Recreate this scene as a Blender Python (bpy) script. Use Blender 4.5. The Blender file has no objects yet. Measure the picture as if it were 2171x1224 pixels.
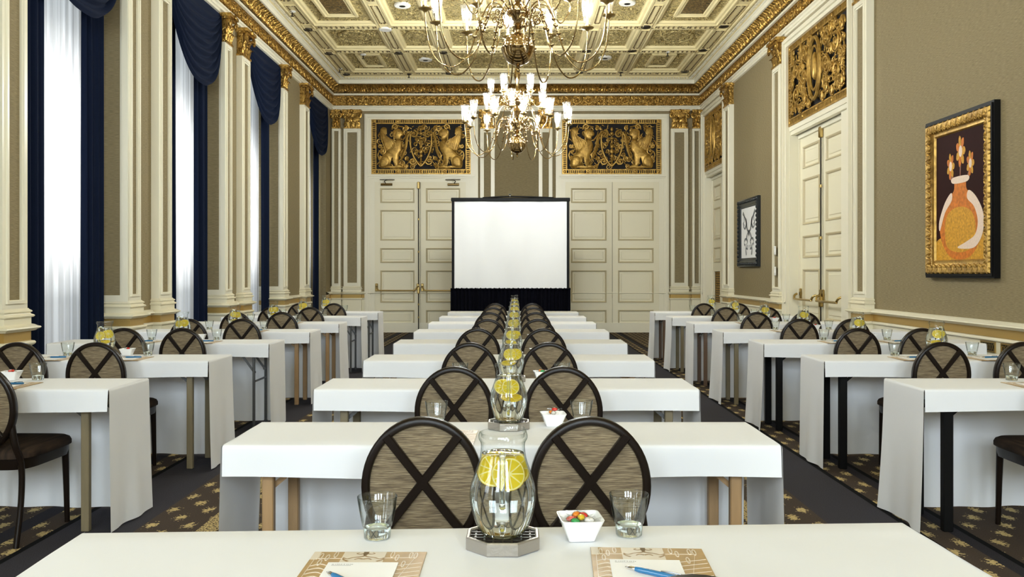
import bpy, math, random
from math import pi, sin, cos, radians, floor
from mathutils import Matrix, Vector

random.seed(7)
scene = bpy.context.scene
COL = scene.collection

# ------------------------------------------------------------------ camera, world, exposure
H = 1.36          # eye height
F = 1830.0        # focal length in photo pixels (2171 wide)
YB = 19.8         # far wall
XW = 4.25         # side walls
YR = -5.2         # wall behind the camera
cam_d = bpy.data.cameras.new('camera')
cam = bpy.data.objects.new('camera', cam_d)
COL.objects.link(cam)
cam.location = (0, 0, H)
cam.rotation_euler = (pi / 2, 0, 0)
cam_d.sensor_width = 36.0
cam_d.lens = F / 2171 * 36
cam_d.shift_x = -9.5 / 2171
cam_d.shift_y = -33.0 / 2171
cam_d.clip_start = 0.05
scene.camera = cam

scene.view_settings.view_transform = 'Standard'
scene.view_settings.look = 'None'
scene.view_settings.exposure = 1.15
scene.view_settings.gamma = 1
scene.view_settings.use_curve_mapping = False

world = bpy.data.worlds.new('world')
scene.world = world
world.use_nodes = True
bg = world.node_tree.nodes['Background']
bg.inputs[0].default_value = (0.80, 0.90, 1.0, 1)
bg.inputs[1].default_value = 1.0

# windows along the left wall: (y0, y1); the last three to come stand beside and behind the camera
WINDOWS = [(17.34, 19.25), (13.49, 15.40), (10.42, 12.33), (7.34, 9.25), (4.26, 6.17), (1.18, 3.09), (-1.90, 0.01), (-4.98, -3.07)]
for (a, b) in WINDOWS:
    ld = bpy.data.lights.new('daylight', 'AREA')
    ld.shape = 'RECTANGLE'
    ld.size = b - a
    ld.size_y = 4.9
    ld.energy = 120
    ld.color = (0.90, 0.95, 1.0)
    lo = bpy.data.objects.new('daylight', ld)
    COL.objects.link(lo)
    lo.location = (-5.05, (a + b) / 2, 2.5)
    lo.rotation_euler = (0, -pi / 2, 0)
    lo.rotation_euler = Vector((1, 0, 0)).to_track_quat('-Z', 'Z').to_euler()

# end windows behind the camera, unseen and added only to light the table fronts
ADDED_ENDWIN = [(-3.4, -1.7), (-.85, .85), (1.7, 3.4)]
for (a, b) in ADDED_ENDWIN:
    ld = bpy.data.lights.new('daylight', 'AREA')  # fill light for the added end windows
    ld.shape = 'RECTANGLE'
    ld.size = b - a
    ld.size_y = 2.6
    ld.energy = 150
    ld.color = (0.80, 0.90, 1.0)
    lo = bpy.data.objects.new('daylight', ld)
    COL.objects.link(lo)
    lo.location = ((a + b) / 2, YR - .42, 3.7)
    lo.rotation_euler = Vector((0, 1, 0)).to_track_quat('-Z', 'Z').to_euler()


# ------------------------------------------------------------------ helpers
def tag(o, label=None, cat=None, group=None, kind=None):
    if label: o['label'] = label
    if cat: o['category'] = cat
    if group: o['group'] = group
    if kind: o['kind'] = kind
    return o


def empty(name, loc=(0, 0, 0), label=None, cat=None, group=None, kind=None, rz=0.0):
    o = bpy.data.objects.new(name, None)
    COL.objects.link(o)
    o.location = loc
    o.rotation_euler = (0, 0, rz)
    o.empty_display_size = 0.1
    return tag(o, label, cat, group, kind)


KIDS = {}


def copy_tree(o, parent=None):
    c = o.copy()
    COL.objects.link(c)
    if parent is not None:
        c.parent = parent
        KIDS.setdefault(parent.name, []).append(c)
    for ch in list(KIDS.get(o.name, [])):
        copy_tree(ch, c)
    return c


def spline(pts, n=8, closed=False):
    P = [Vector(p) for p in pts]
    out = []
    m = len(P)
    rng = range(m) if closed else range(m - 1)
    for i in rng:
        if closed:
            p0, p1, p2, p3 = P[(i - 1) % m], P[i], P[(i + 1) % m], P[(i + 2) % m]
        else:
            p0, p1, p2, p3 = P[max(i - 1, 0)], P[i], P[i + 1], P[min(i + 2, m - 1)]
        for k in range(n):
            t = k / n
            out.append(0.5 * ((2 * p1) + (-p0 + p2) * t + (2 * p0 - 5 * p1 + 4 * p2 - p3) * t * t + (-p0 + 3 * p1 - 3 * p2 + p3) * t ** 3))
    if not closed:
        out.append(P[-1].copy())
    return out


class MB:
    def __init__(s):
        s.v = []
        s.f = []

    def add(s, vs, fs):
        o = len(s.v)
        s.v += [tuple(v) for v in vs]
        s.f += [tuple(i + o for i in f) for f in fs]
        return s

    def box(s, x0, x1, y0, y1, z0, z1):
        return s.add([(x0, y0, z0), (x1, y0, z0), (x1, y1, z0), (x0, y1, z0), (x0, y0, z1), (x1, y0, z1), (x1, y1, z1), (x0, y1, z1)],
                     [(0, 3, 2, 1), (4, 5, 6, 7), (0, 1, 5, 4), (1, 2, 6, 5), (2, 3, 7, 6), (3, 0, 4, 7)])

    def bbox(s, x0, x1, y0, y1, z0, z1, b):
        """box whose edges are eased by b"""
        vs = []
        for (x, sx) in ((x0, 1), (x1, -1)):
            for (y, sy) in ((y0, 1), (y1, -1)):
                for (z, sz) in ((z0, 1), (z1, -1)):
                    vs += [(x, y + sy * b, z + sz * b), (x + sx * b, y, z + sz * b), (x + sx * b, y + sy * b, z)]
        I = lambda i, j, k, a: ((i * 2 + j) * 2 + k) * 3 + a
        fs = []
        for i in (0, 1):
            fs.append((I(i, 0, 0, 0), I(i, 1, 0, 0), I(i, 1, 1, 0), I(i, 0, 1, 0)))
            fs.append((I(0, i, 0, 1), I(1, i, 0, 1), I(1, i, 1, 1), I(0, i, 1, 1)))
            fs.append((I(0, 0, i, 2), I(1, 0, i, 2), I(1, 1, i, 2), I(0, 1, i, 2)))
        for i in (0, 1):
            for j in (0, 1):
                fs.append((I(i, j, 0, 0), I(i, j, 1, 0), I(i, j, 1, 1), I(i, j, 0, 1)))
                fs.append((I(i, 0, j, 0), I(i, 1, j, 0), I(i, 1, j, 2), I(i, 0, j, 2)))
                fs.append((I(0, i, j, 1), I(1, i, j, 1), I(1, i, j, 2), I(0, i, j, 2)))
                for k in (0, 1):
                    fs.append((I(i, j, k, 0), I(i, j, k, 1), I(i, j, k, 2)))
        return s.add(vs, fs)

    def rows(s, R, closed_u=False, closed_v=False):
        """grid of rows of points"""
        m, n = len(R), len(R[0])
        fs = []
        for i in range(m if closed_v else m - 1):
            for j in range(n if closed_u else n - 1):
                a, b = i, (i + 1) % m
                c, d = j, (j + 1) % n
                fs.append((a * n + c, a * n + d, b * n + d, b * n + c))
        return s.add([p for r in R for p in r], fs)

    def lathe(s, prof, c=(0, 0, 0), n=24, rib=None, capb=False, capt=False, ax='z'):
        R = []
        for (r, z) in prof:
            row = []
            for k in range(n):
                a = 2 * pi * k / n
                q = r * (rib(a, z) if rib else 1)
                p = (q * cos(a), q * sin(a), z)
                if ax == 'y': p = (p[0], -p[2], p[1])
                if ax == 'x': p = (p[2], p[0], p[1])
                row.append((c[0] + p[0], c[1] + p[1], c[2] + p[2]))
            R.append(row)
        o = len(s.v)
        s.rows(R, closed_u=True)
        if capb: s.f.append(tuple(o + k for k in range(n))[::-1])
        if capt: s.f.append(tuple(o + (len(R) - 1) * n + k for k in range(n)))
        return s

    def tube(s, pts, r, n=8, caps=True, closed=False, flat=None):
        P = [Vector(p) for p in pts]
        m = len(P)
        T = []
        for i in range(m):
            if closed: t = P[(i + 1) % m] - P[(i - 1) % m]
            else: t = P[min(i + 1, m - 1)] - P[max(i - 1, 0)]
            T.append(t.normalized() if t.length > 1e-9 else Vector((0, 0, 1)))
        up = Vector((0, 0, 1)) if abs(T[0].z) < 0.9 else Vector((0, 1, 0))
        N = (up - T[0] * up.dot(T[0])).normalized()
        R = []
        for i in range(m):
            N = N - T[i] * N.dot(T[i])
            N = N.normalized() if N.length > 1e-9 else T[i].orthogonal().normalized()
            B = T[i].cross(N)
            rr = r(i / (m - 1)) if callable(r) else r
            row = []
            for k in range(n):
                a = 2 * pi * k / n + pi / n
                row.append(P[i] + N * (rr * cos(a)) + B * (rr * sin(a) * (flat or 1)))
            R.append(row)
        o = len(s.v)
        s.rows(R, closed_u=True, closed_v=closed)
        if caps and not closed:
            s.f.append(tuple(o + k for k in range(n))[::-1])
            s.f.append(tuple(o + (m - 1) * n + k for k in range(n)))
        return s

    def ell(s, c, r, n=12, m=7, M=None):
        R = []
        for i in range(m + 1):
            t = pi * (i / m) * 0.998 + 0.003
            row = []
            for k in range(n):
                a = 2 * pi * k / n
                p = Vector((r[0] * sin(t) * cos(a), r[1] * sin(t) * sin(a), -r[2] * cos(t)))
                if M is not None: p = M @ p
                row.append((c[0] + p[0], c[1] + p[1], c[2] + p[2]))
            R.append(row)
        return s.rows(R, closed_u=True)

    def prism(s, poly, d0, d1, plane='xz'):
        """polygon (a, b) pushed from d0 to d1 along the third axis"""
        g = {'xz': lambda a, b, d: (a, d, b), 'xy': lambda a, b, d: (a, b, d), 'yz': lambda a, b, d: (d, a, b)}[plane]
        n = len(poly)
        vs = [g(p[0], p[1], d0) for p in poly] + [g(p[0], p[1], d1) for p in poly]
        fs = [tuple(range(n))[::-1], tuple(range(n, 2 * n))] + [(i, (i + 1) % n, n + (i + 1) % n, n + i) for i in range(n)]
        return s.add(vs, fs)

    def dome(s, poly, d0, d1, rim=0.35, plane='xz'):
        """polygon raised like a cushion: rim stands at d0 and the middle at d1"""
        g = {'xz': lambda a, b, d: (a, d, b), 'xy': lambda a, b, d: (a, b, d)}[plane]
        n = len(poly)
        cx = sum(p[0] for p in poly) / n
        cz = sum(p[1] for p in poly) / n
        R = []
        for (k, d) in ((1, d0), (0.97, d0 + (d1 - d0) * 0.55), (0.82, d0 + (d1 - d0) * 0.9), (rim, d1)):
            R.append([g(cx + (p[0] - cx) * k, cz + (p[1] - cz) * k, d) for p in poly])
        o = len(s.v)
        s.rows(R, closed_u=True)
        s.f.append(tuple(o + 3 * n + k for k in range(n)))
        return s

    def frame(s, a0, a1, b0, b1, w, d0, d1, plane='xz'):
        """rectangular frame of width w lying inside a0..a1, b0..b1"""
        for (p0, p1, q0, q1) in ((a0, a1, b0, b0 + w), (a0, a1, b1 - w, b1), (a0, a0 + w, b0 + w, b1 - w), (a1 - w, a1, b0 + w, b1 - w)):
            if plane == 'xz': s.box(p0, p1, d0, d1, q0, q1)
            else: s.box(p0, p1, q0, q1, d0, d1)
        return s

    def rings(s, a0, a1, b0, b1, steps, plane='xz', cap=True):
        """nested rectangles: steps = (inset, depth) from the outside inwards, closed by a field"""
        g = {'xz': lambda a, b, d: (a, d, b), 'xy': lambda a, b, d: (a, b, d)}[plane]
        R = []
        for (i, d) in steps:
            R.append([g(a0 + i, b0 + i, d), g(a1 - i, b0 + i, d), g(a1 - i, b1 - i, d), g(a0 + i, b1 - i, d)])
        o = len(s.v)
        s.rows(R, closed_u=True)
        if cap:
            k = o + 4 * (len(steps) - 1)
            s.f.append((k, k + 1, k + 2, k + 3))
        return s

    def build(s, name, mat, parent=None, smooth=35, xf=None, loc=None):
        me = bpy.data.meshes.new(name)
        vs = [xf(*v) for v in s.v] if xf else s.v
        me.from_pydata(vs, [], s.f)
        me.materials.append(mat)
        if smooth:
            me.shade_smooth()
            me.set_sharp_from_angle(angle=radians(smooth))
        me.update()
        o = bpy.data.objects.new(name, me)
        COL.objects.link(o)
        if loc: o.location = loc
        if parent is not None:
            o.parent = parent
            KIDS.setdefault(parent.name, []).append(o)
        return o


def struct(o):
    o['kind'] = 'structure'
    return o


# wall frames: u runs along the wall, v stands out from it, z is up
LEFT = lambda u, v, z: (-XW + v, u, z)
RIGHT = lambda u, v, z: (XW - v, u, z)
BACK = lambda u, v, z: (u, YB - v, z)


def px(x, y, z=None, d=None):
    """photo pixel -> point, at height z or at distance d"""
    if d is None: d = (H - z) * F / (y - 579.0)
    return Vector(((x - 1095.0) / F * d, d, H - (y - 579.0) / F * d))


# ------------------------------------------------------------------ materials
def mat(name):
    m = bpy.data.materials.new(name)
    m.use_nodes = True
    nt = m.node_tree
    return m, nt, nt.nodes['Principled BSDF'], nt.links


def N(nt, t, **kw):
    n = nt.nodes.new(t)
    for k, v in kw.items(): setattr(n, k, v)
    return n


def plain(name, col, rough=0.5, metal=0.0, spec=0.5, bump=0.0, bscale=60.0, vary=0.0, vscale=4.0, sheen=0.0, stretch=None, coat=0.0):
    m, nt, b, L = mat(name)
    b.inputs['Base Color'].default_value = (*col, 1)
    b.inputs['Roughness'].default_value = rough
    b.inputs['Metallic'].default_value = metal
    b.inputs['Specular IOR Level'].default_value = spec
    if sheen:
        b.inputs['Sheen Weight'].default_value = sheen
        b.inputs['Sheen Tint'].default_value = (*[min(1, c * 6 + 0.05) for c in col], 1)
    if coat: b.inputs['Coat Weight'].default_value = coat
    tc = N(nt, 'ShaderNodeTexCoord')
    src = tc.outputs['Object']
    if stretch:
        mp = N(nt, 'ShaderNodeMapping')
        mp.inputs['Scale'].default_value = stretch
        L.new(src, mp.inputs[0])
        src = mp.outputs[0]
    if vary:
        n = N(nt, 'ShaderNodeTexNoise')
        n.inputs['Scale'].default_value = vscale
        n.inputs['Detail'].default_value = 6
        L.new(src, n.inputs['Vector'])
        mx = N(nt, 'ShaderNodeMix', data_type='RGBA')
        mx.inputs[6].default_value = (*[c * (1 - vary) for c in col], 1)
        mx.inputs[7].default_value = (*[min(1, c * (1 + vary)) for c in col], 1)
        L.new(n.outputs[0], mx.inputs[0])
        L.new(mx.outputs[2], b.inputs['Base Color'])
    if bump:
        n = N(nt, 'ShaderNodeTexNoise')
        n.inputs['Scale'].default_value = bscale
        n.inputs['Detail'].default_value = 4
        L.new(src, n.inputs['Vector'])
        bp = N(nt, 'ShaderNodeBump')
        bp.inputs['Strength'].default_value = bump
        bp.inputs['Distance'].default_value = 0.01
        L.new(n.outputs[0], bp.inputs['Height'])
        L.new(bp.outputs[0], b.inputs['Normal'])
    return m


def ramp_streaks(name, cols, scale, rough=0.8, bump=0.3, detail=3):
    """streaky weave: noise stretched along one direction picks between colours"""
    m, nt, b, L = mat(name)
    tc = N(nt, 'ShaderNodeTexCoord')
    mp = N(nt, 'ShaderNodeMapping')
    mp.inputs['Scale'].default_value = scale
    L.new(tc.outputs['Object'], mp.inputs[0])
    n = N(nt, 'ShaderNodeTexNoise')
    n.inputs['Scale'].default_value = 1.0
    n.inputs['Detail'].default_value = detail
    L.new(mp.outputs[0], n.inputs['Vector'])
    r = N(nt, 'ShaderNodeValToRGB')
    el = r.color_ramp.elements
    while len(el) < len(cols): el.new(0.5)
    for i, (p, c) in enumerate(cols):
        el[i].position = p
        el[i].color = (*c, 1)
    L.new(n.outputs[0], r.inputs[0])
    L.new(r.outputs[0], b.inputs['Base Color'])
    b.inputs['Roughness'].default_value = rough
    b.inputs['Specular IOR Level'].default_value = 0.25
    if bump:
        bp = N(nt, 'ShaderNodeBump')
        bp.inputs['Strength'].default_value = bump
        bp.inputs['Distance'].default_value = 0.004
        L.new(n.outputs[0], bp.inputs['Height'])
        L.new(bp.outputs[0], b.inputs['Normal'])
    return m


def gilt(name, light, dark, scale=22.0, bump=1.0, rough=0.34, metal=0.85, dist=0.03):
    """old gilding: one noise sets dark blotches in the low spots of a small hammered relief"""
    m, nt, b, L = mat(name)
    tc = N(nt, 'ShaderNodeTexCoord')
    n = N(nt, 'ShaderNodeTexNoise')
    n.inputs['Scale'].default_value = scale
    n.inputs['Detail'].default_value = 3
    n.inputs['Distortion'].default_value = 1.2
    L.new(tc.outputs['Object'], n.inputs['Vector'])
    r = N(nt, 'ShaderNodeValToRGB')
    r.color_ramp.elements[0].position = 0.36
    r.color_ramp.elements[0].color = (*dark, 1)
    r.color_ramp.elements[1].position = 0.6
    r.color_ramp.elements[1].color = (*light, 1)
    L.new(n.outputs[0], r.inputs[0])
    L.new(r.outputs[0], b.inputs['Base Color'])
    b.inputs['Metallic'].default_value = metal
    b.inputs['Roughness'].default_value = rough
    bp = N(nt, 'ShaderNodeBump')
    bp.inputs['Strength'].default_value = bump
    bp.inputs['Distance'].default_value = dist
    L.new(n.outputs[0], bp.inputs['Height'])
    L.new(bp.outputs[0], b.inputs['Normal'])
    return m


def thin_glass(name, tint=(0.98, 0.99, 0.985), edge=(0.56, 0.64, 0.61), refl=1.0, frost=0.0):
    """a thin pane or wall of glass: clear face on, darker and shinier where one looks along it"""
    m = bpy.data.materials.new(name)
    m.use_nodes = True
    nt = m.node_tree
    nt.nodes.clear()
    L = nt.links
    out = N(nt, 'ShaderNodeOutputMaterial')
    mix = N(nt, 'ShaderNodeMixShader')
    tr = N(nt, 'ShaderNodeBsdfTransparent')
    gl = N(nt, 'ShaderNodeBsdfGlossy')
    gl.inputs['Roughness'].default_value = 0.03
    lw = N(nt, 'ShaderNodeLayerWeight')
    lw.inputs[0].default_value = 0.5
    r = N(nt, 'ShaderNodeValToRGB')
    r.color_ramp.elements[0].position = 0.5
    r.color_ramp.elements[0].color = (*tint, 1)
    r.color_ramp.elements[1].position = 0.95
    r.color_ramp.elements[1].color = (*edge, 1)
    L.new(lw.outputs['Facing'], r.inputs[0])
    L.new(r.outputs[0], tr.inputs[0])
    pw = N(nt, 'ShaderNodeMath', operation='POWER')
    pw.inputs[1].default_value = 4.0
    L.new(lw.outputs['Facing'], pw.inputs[0])
    mu = N(nt, 'ShaderNodeMath', operation='MULTIPLY_ADD')
    mu.inputs[1].default_value = 0.65 * refl
    mu.inputs[2].default_value = 0.045 * refl
    L.new(pw.outputs[0], mu.inputs[0])
    L.new(mu.outputs[0], mix.inputs[0])
    L.new(tr.outputs[0], mix.inputs[1])
    L.new(gl.outputs[0], mix.inputs[2])
    if frost:
        tl = N(nt, 'ShaderNodeBsdfTranslucent')
        tl.inputs[0].default_value = (0.95, 0.93, 0.88, 1)
        m2 = N(nt, 'ShaderNodeMixShader')
        m2.inputs[0].default_value = frost
        L.new(mix.outputs[0], m2.inputs[1])
        L.new(tl.outputs[0], m2.inputs[2])
        L.new(m2.outputs[0], out.inputs[0])
    else:
        L.new(mix.outputs[0], out.inputs[0])
    return m


def emit(name, col, strength):
    m = bpy.data.materials.new(name)
    m.use_nodes = True
    nt = m.node_tree
    nt.nodes.clear()
    out = N(nt, 'ShaderNodeOutputMaterial')
    e = N(nt, 'ShaderNodeEmission')
    e.inputs[0].default_value = (*col, 1)
    e.inputs[1].default_value = strength
    nt.links.new(e.outputs[0], out.inputs[0])
    return m


def mix_translucent(name, col, fac, rough=0.9, clear=0.0, stripe=0.0):
    """cloth that lets some light through; clear = open weave one can see through"""
    m = bpy.data.materials.new(name)
    m.use_nodes = True
    nt = m.node_tree
    nt.nodes.clear()
    L = nt.links
    out = N(nt, 'ShaderNodeOutputMaterial')
    d = N(nt, 'ShaderNodeBsdfDiffuse')
    d.inputs[0].default_value = (*col, 1)
    t = N(nt, 'ShaderNodeBsdfTranslucent')
    t.inputs[0].default_value = (*col, 1)
    mx = N(nt, 'ShaderNodeMixShader')
    mx.inputs[0].default_value = fac
    L.new(d.outputs[0], mx.inputs[1])
    L.new(t.outputs[0], mx.inputs[2])
    tc = N(nt, 'ShaderNodeTexCoord')
    n = N(nt, 'ShaderNodeTexNoise')
    n.inputs['Scale'].default_value = 7.0
    n.inputs['Detail'].default_value = 2
    L.new(tc.outputs['Object'], n.inputs['Vector'])
    if stripe:
        # pleats gathered more or less densely
        mp = N(nt, 'ShaderNodeMapping')
        mp.inputs['Scale'].default_value = (1, 4.5, 0.03)
        L.new(tc.outputs['Object'], mp.inputs[0])
        L.new(mp.outputs[0], n.inputs['Vector'])
        mr = N(nt, 'ShaderNodeMapRange')
        mr.inputs[1].default_value, mr.inputs[2].default_value = 0.35, 0.65
        mr.inputs[3].default_value, mr.inputs[4].default_value = 1 - stripe, 1.0
        L.new(n.outputs[0], mr.inputs[0])
        vm = N(nt, 'ShaderNodeVectorMath', operation='SCALE')
        vm.inputs[0].default_value = col
        L.new(mr.outputs[0], vm.inputs['Scale'])
        L.new(vm.outputs[0], t.inputs[0])
    if not clear:
        bp = N(nt, 'ShaderNodeBump')
        bp.inputs['Strength'].default_value = 0.12
        bp.inputs['Distance'].default_value = 0.02
        L.new(n.outputs[0], bp.inputs['Height'])
        L.new(bp.outputs[0], d.inputs['Normal'])
    if clear:
        tr = N(nt, 'ShaderNodeBsdfTransparent')
        m2 = N(nt, 'ShaderNodeMixShader')
        m2.inputs[0].default_value = clear
        L.new(mx.outputs[0], m2.inputs[1])
        L.new(tr.outputs[0], m2.inputs[2])
        L.new(m2.outputs[0], out.inputs[0])
    else:
        L.new(mx.outputs[0], out.inputs[0])
    return m


def carpet_material():
    m, nt, b, L = mat('woven_carpet')
    geo = N(nt, 'ShaderNodeNewGeometry')
    sep = N(nt, 'ShaderNodeSeparateXYZ')
    L.new(geo.outputs['Position'], sep.inputs[0])
    X, Y = sep.outputs[0], sep.outputs[1]

    def M(op, a, c=None, d=None):
        n = N(nt, 'ShaderNodeMath', operation=op)
        for i, q in enumerate((a, c, d)):
            if q is None: continue
            if isinstance(q, (int, float)): n.inputs[i].default_value = q
            else: L.new(q, n.inputs[i])
        return n.outputs[0]
    t = M('DIVIDE', M('ADD', X, 4.6), 9.2)
    bands = N(nt, 'ShaderNodeValToRGB')
    cr = bands.color_ramp
    cr.interpolation = 'CONSTANT'
    FL, PL, TN, LN, DK = (1, 0, 0), (0, 0, 0), (0, 1, 0), (0, 0, 1), (0, 0, 0.35)
    st = [(-4.6, FL), (-2.72, LN), (-2.70, DK), (-2.60, FL), (-2.45, LN), (-2.43, PL), (-2.02, FL), (-1.70, TN), (-1.60, FL), (-1.20, PL), (0.84, FL),
          (1.24, TN), (1.34, FL), (1.66, PL), (2.07, LN), (2.09, FL), (2.23, DK), (2.335, LN), (2.352, FL), (3.2, TN), (3.3, FL)]
    while len(cr.elements) < len(st): cr.elements.new(0.5)
    for i, (x, c) in enumerate(st):
        cr.elements[i].position = max(0, (x + 4.6) / 9.2)
        cr.elements[i].color = (*c, 1)
    L.new(t, bands.inputs[0])
    bs = N(nt, 'ShaderNodeSeparateColor')
    L.new(bands.outputs[0], bs.inputs[0])
    # blossoms: staggered rows, each a ragged clump
    xr = M('DIVIDE', M('ADD', X, 5.015), 0.1)
    row = M('FLOOR', xr)
    odd = M('MODULO', row, 2.0)
    a = M('MULTIPLY', M('SUBTRACT', M('FRACT', xr), 0.5), 0.1 / 0.048)
    yr = M('ADD', M('DIVIDE', Y, 0.30), M('MULTIPLY', odd, 0.5))
    c = M('MULTIPLY', M('SUBTRACT', M('FRACT', yr), 0.5), 0.30 / 0.086)
    rr = M('SQRT', M('ADD', M('MULTIPLY', a, a), M('MULTIPLY', c, c)))
    no = N(nt, 'ShaderNodeTexVoronoi')
    no.inputs['Scale'].default_value = 70
    L.new(geo.outputs['Position'], no.inputs['Vector'])
    n2 = N(nt, 'ShaderNodeTexNoise')
    n2.inputs['Scale'].default_value = 60
    L.new(geo.outputs['Position'], n2.inputs['Vector'])
    ragged = M('ADD', rr, M('ADD', M('MULTIPLY', no.outputs['Distance'], 0.9), M('MULTIPLY', M('SUBTRACT', n2.outputs[0], 0.5), 1.4)))
    fl = M('MULTIPLY', M('LESS_THAN', ragged, 1.0), bs.outputs[0])
    speck = N(nt, 'ShaderNodeTexNoise')
    speck.inputs['Scale'].default_value = 90
    L.new(geo.outputs['Position'], speck.inputs['Vector'])
    tan = M('MULTIPLY', bs.outputs[1], M('GREATER_THAN', speck.outputs[0], 0.47))
    gold = M('MAXIMUM', fl, tan)

    def MIX(f, p, q):
        n = N(nt, 'ShaderNodeMix', data_type='RGBA')
        L.new(f, n.inputs[0])
        for i, w in ((6, p), (7, q)):
            if isinstance(w, tuple): n.inputs[i].default_value = (*w, 1)
            else: L.new(w, n.inputs[i])
        return n.outputs[2]
    fine = N(nt, 'ShaderNodeTexNoise')
    fine.inputs['Scale'].default_value = 180
    L.new(geo.outputs['Position'], fine.inputs['Vector'])
    pile = MIX(fine.outputs[0], (0.016, 0.016, 0.022), (0.060, 0.056, 0.066))
    ground = MIX(fine.outputs[0], (0.034, 0.025, 0.020), (0.085, 0.064, 0.050))
    base = MIX(M('MAXIMUM', bs.outputs[0], bs.outputs[1]), pile, ground)
    base = MIX(bs.outputs[2], base, (0.004, 0.004, 0.005))
    goldc = MIX(speck.outputs[0], (0.30, 0.22, 0.09), (0.66, 0.52, 0.26))
    L.new(MIX(gold, base, goldc), b.inputs['Base Color'])
    b.inputs['Roughness'].default_value = 0.95
    b.inputs['Specular IOR Level'].default_value = 0.1
    return m


M_CARPET = carpet_material()
M_CREAM = plain('cream_paint', (0.80, 0.745, 0.56), rough=0.38, bump=0.02, bscale=25)
M_IVORY = plain('ivory_paint', (0.83, 0.785, 0.63), rough=0.32, bump=0.015, bscale=25)
M_CEIL = plain('ceiling_paint', (0.84, 0.72, 0.40), rough=0.42, vary=0.08)
M_DENTIL = plain('dentil_shade', (0.16, 0.115, 0.05), rough=0.6)  # shadow between the dentils put into the colour
M_TANMOULD = plain('antiqued_shadow_mould', (0.56, 0.48, 0.30), rough=0.4)  # antique tan glaze that also carries the mouldings' shadow lines
M_WALLPAPER = ramp_streaks('grasscloth', [(0.25, (0.178, 0.141, 0.075)), (0.5, (0.254, 0.203, 0.111)), (0.8, (0.355, 0.287, 0.166))], (16, 16, 300), rough=0.75, bump=0.15, detail=4)
M_GILT = gilt('gilded_plaster', (0.62, 0.38, 0.095), (0.20, 0.105, 0.022), scale=16, bump=0.5)
M_GILT_BAND = gilt('gilded_band', (0.56, 0.34, 0.085), (0.12, 0.062, 0.014), scale=26, bump=0.8)
M_GILT_PALE = gilt('gilded_coffer', (0.78, 0.64, 0.30), (0.20, 0.145, 0.045), scale=24, bump=1.0, metal=0.35, rough=0.36, dist=0.04)
M_GILT_DARK = gilt('dark_gilt', (0.32, 0.20, 0.06), (0.02, 0.012, 0.005), scale=24, bump=1.0, metal=0.5)
M_GILT_SMOOTH = gilt('grille_gilt', (0.52, 0.32, 0.075), (0.30, 0.17, 0.035), scale=9, bump=0.12, metal=0.6, rough=0.42)
M_GOLDSTRIP = plain('gold_strip', (0.50, 0.33, 0.10), rough=0.4, metal=0.5)
M_BLACKHOLE = plain('dark_backing', (0.012, 0.010, 0.009), rough=0.9)
M_BRASS = plain('brass', (0.38, 0.265, 0.12), rough=0.13, metal=1.0)
M_BRASS_DULL = plain('dull_brass', (0.50, 0.36, 0.14), rough=0.3, metal=1.0)
M_BRONZE = plain('bronze', (0.03, 0.022, 0.014), rough=0.4, metal=0.6)
M_VELVET = plain('navy_velvet', (0.0032, 0.0082, 0.0265), rough=0.85, spec=0.15, sheen=0.06, bump=0.1, bscale=40, stretch=(1, 1, 0.05))
M_SHEER = mix_translucent('sheer_voile', (0.60, 0.575, 0.56), 0.66, clear=0.03, stripe=0.42)
M_CLOTH = mix_translucent('white_linen', (0.88, 0.89, 0.91), 0.12)
M_PANE = thin_glass('window_glass', refl=0.6)
M_GLASS = thin_glass('clear_glass')
M_TUMBLER = thin_glass('tumbler_glass', tint=(0.97, 0.985, 0.98), edge=(0.30, 0.37, 0.35), refl=1.3)
M_CUPGLASS = thin_glass('cup_glass', tint=(0.95, 0.94, 0.90), edge=(0.80, 0.76, 0.68), refl=1.3, frost=0.015)
M_BULBS = [emit('candle_bulb', (0.91, 0.96, 1.0), 275 * k) for k in (1.05, 1.9, 0.72)]
M_CANDLE = plain('candle_sleeve', (0.9, 0.85, 0.7), rough=0.5)
M_CHAIR = plain('black_brown_frame', (0.010, 0.006, 0.004), rough=0.3, spec=0.2)
M_CHAIRFAB = ramp_streaks('oval_back_fabric', [(0.28, (0.045, 0.032, 0.018)), (0.45, (0.15, 0.11, 0.065)), (0.60, (0.26, 0.20, 0.115)), (0.78, (0.50, 0.42, 0.28))], (22, 22, 760), rough=0.6, bump=0.4, detail=4)
M_SEATFAB = ramp_streaks('seat_fabric', [(0.3, (0.010, 0.006, 0.004)), (0.6, (0.035, 0.02, 0.011)), (0.85, (0.10, 0.06, 0.03))], (60, 5, 5), rough=0.8, bump=0.2)
M_WOODLEG = plain('tan_wood', (0.36, 0.22, 0.10), rough=0.5, vary=0.25, vscale=6, stretch=(8, 8, 1))
M_OLIVELEG = plain('olive_wood', (0.20, 0.16, 0.09), rough=0.5, vary=0.2, vscale=6, stretch=(8, 8, 1))
M_BROWNLEG = plain('brown_wood', (0.13, 0.075, 0.045), rough=0.5, vary=0.2, vscale=6, stretch=(8, 8, 1))
M_STEEL = plain('gunmetal', (0.16, 0.165, 0.17), rough=0.35, metal=0.8)
M_BLACK = plain('black_metal', (0.004, 0.004, 0.004), rough=0.5, spec=0.15)
M_PLY = plain('table_ply', (0.10, 0.07, 0.045), rough=0.6)
M_PEWTER = plain('pewter', (0.40, 0.37, 0.33), rough=0.42, metal=0.7, bump=0.15, bscale=90)
M_PORCELAIN = plain('porcelain', (0.88, 0.88, 0.87), rough=0.15, coat=0.4)
M_SCREEN = plain('screen_fabric', (0.86, 0.87, 0.88), rough=0.7)
M_BLACKCLOTH = plain('black_drape', (0.0022, 0.0024, 0.0055), rough=0.9, spec=0.08)
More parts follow.
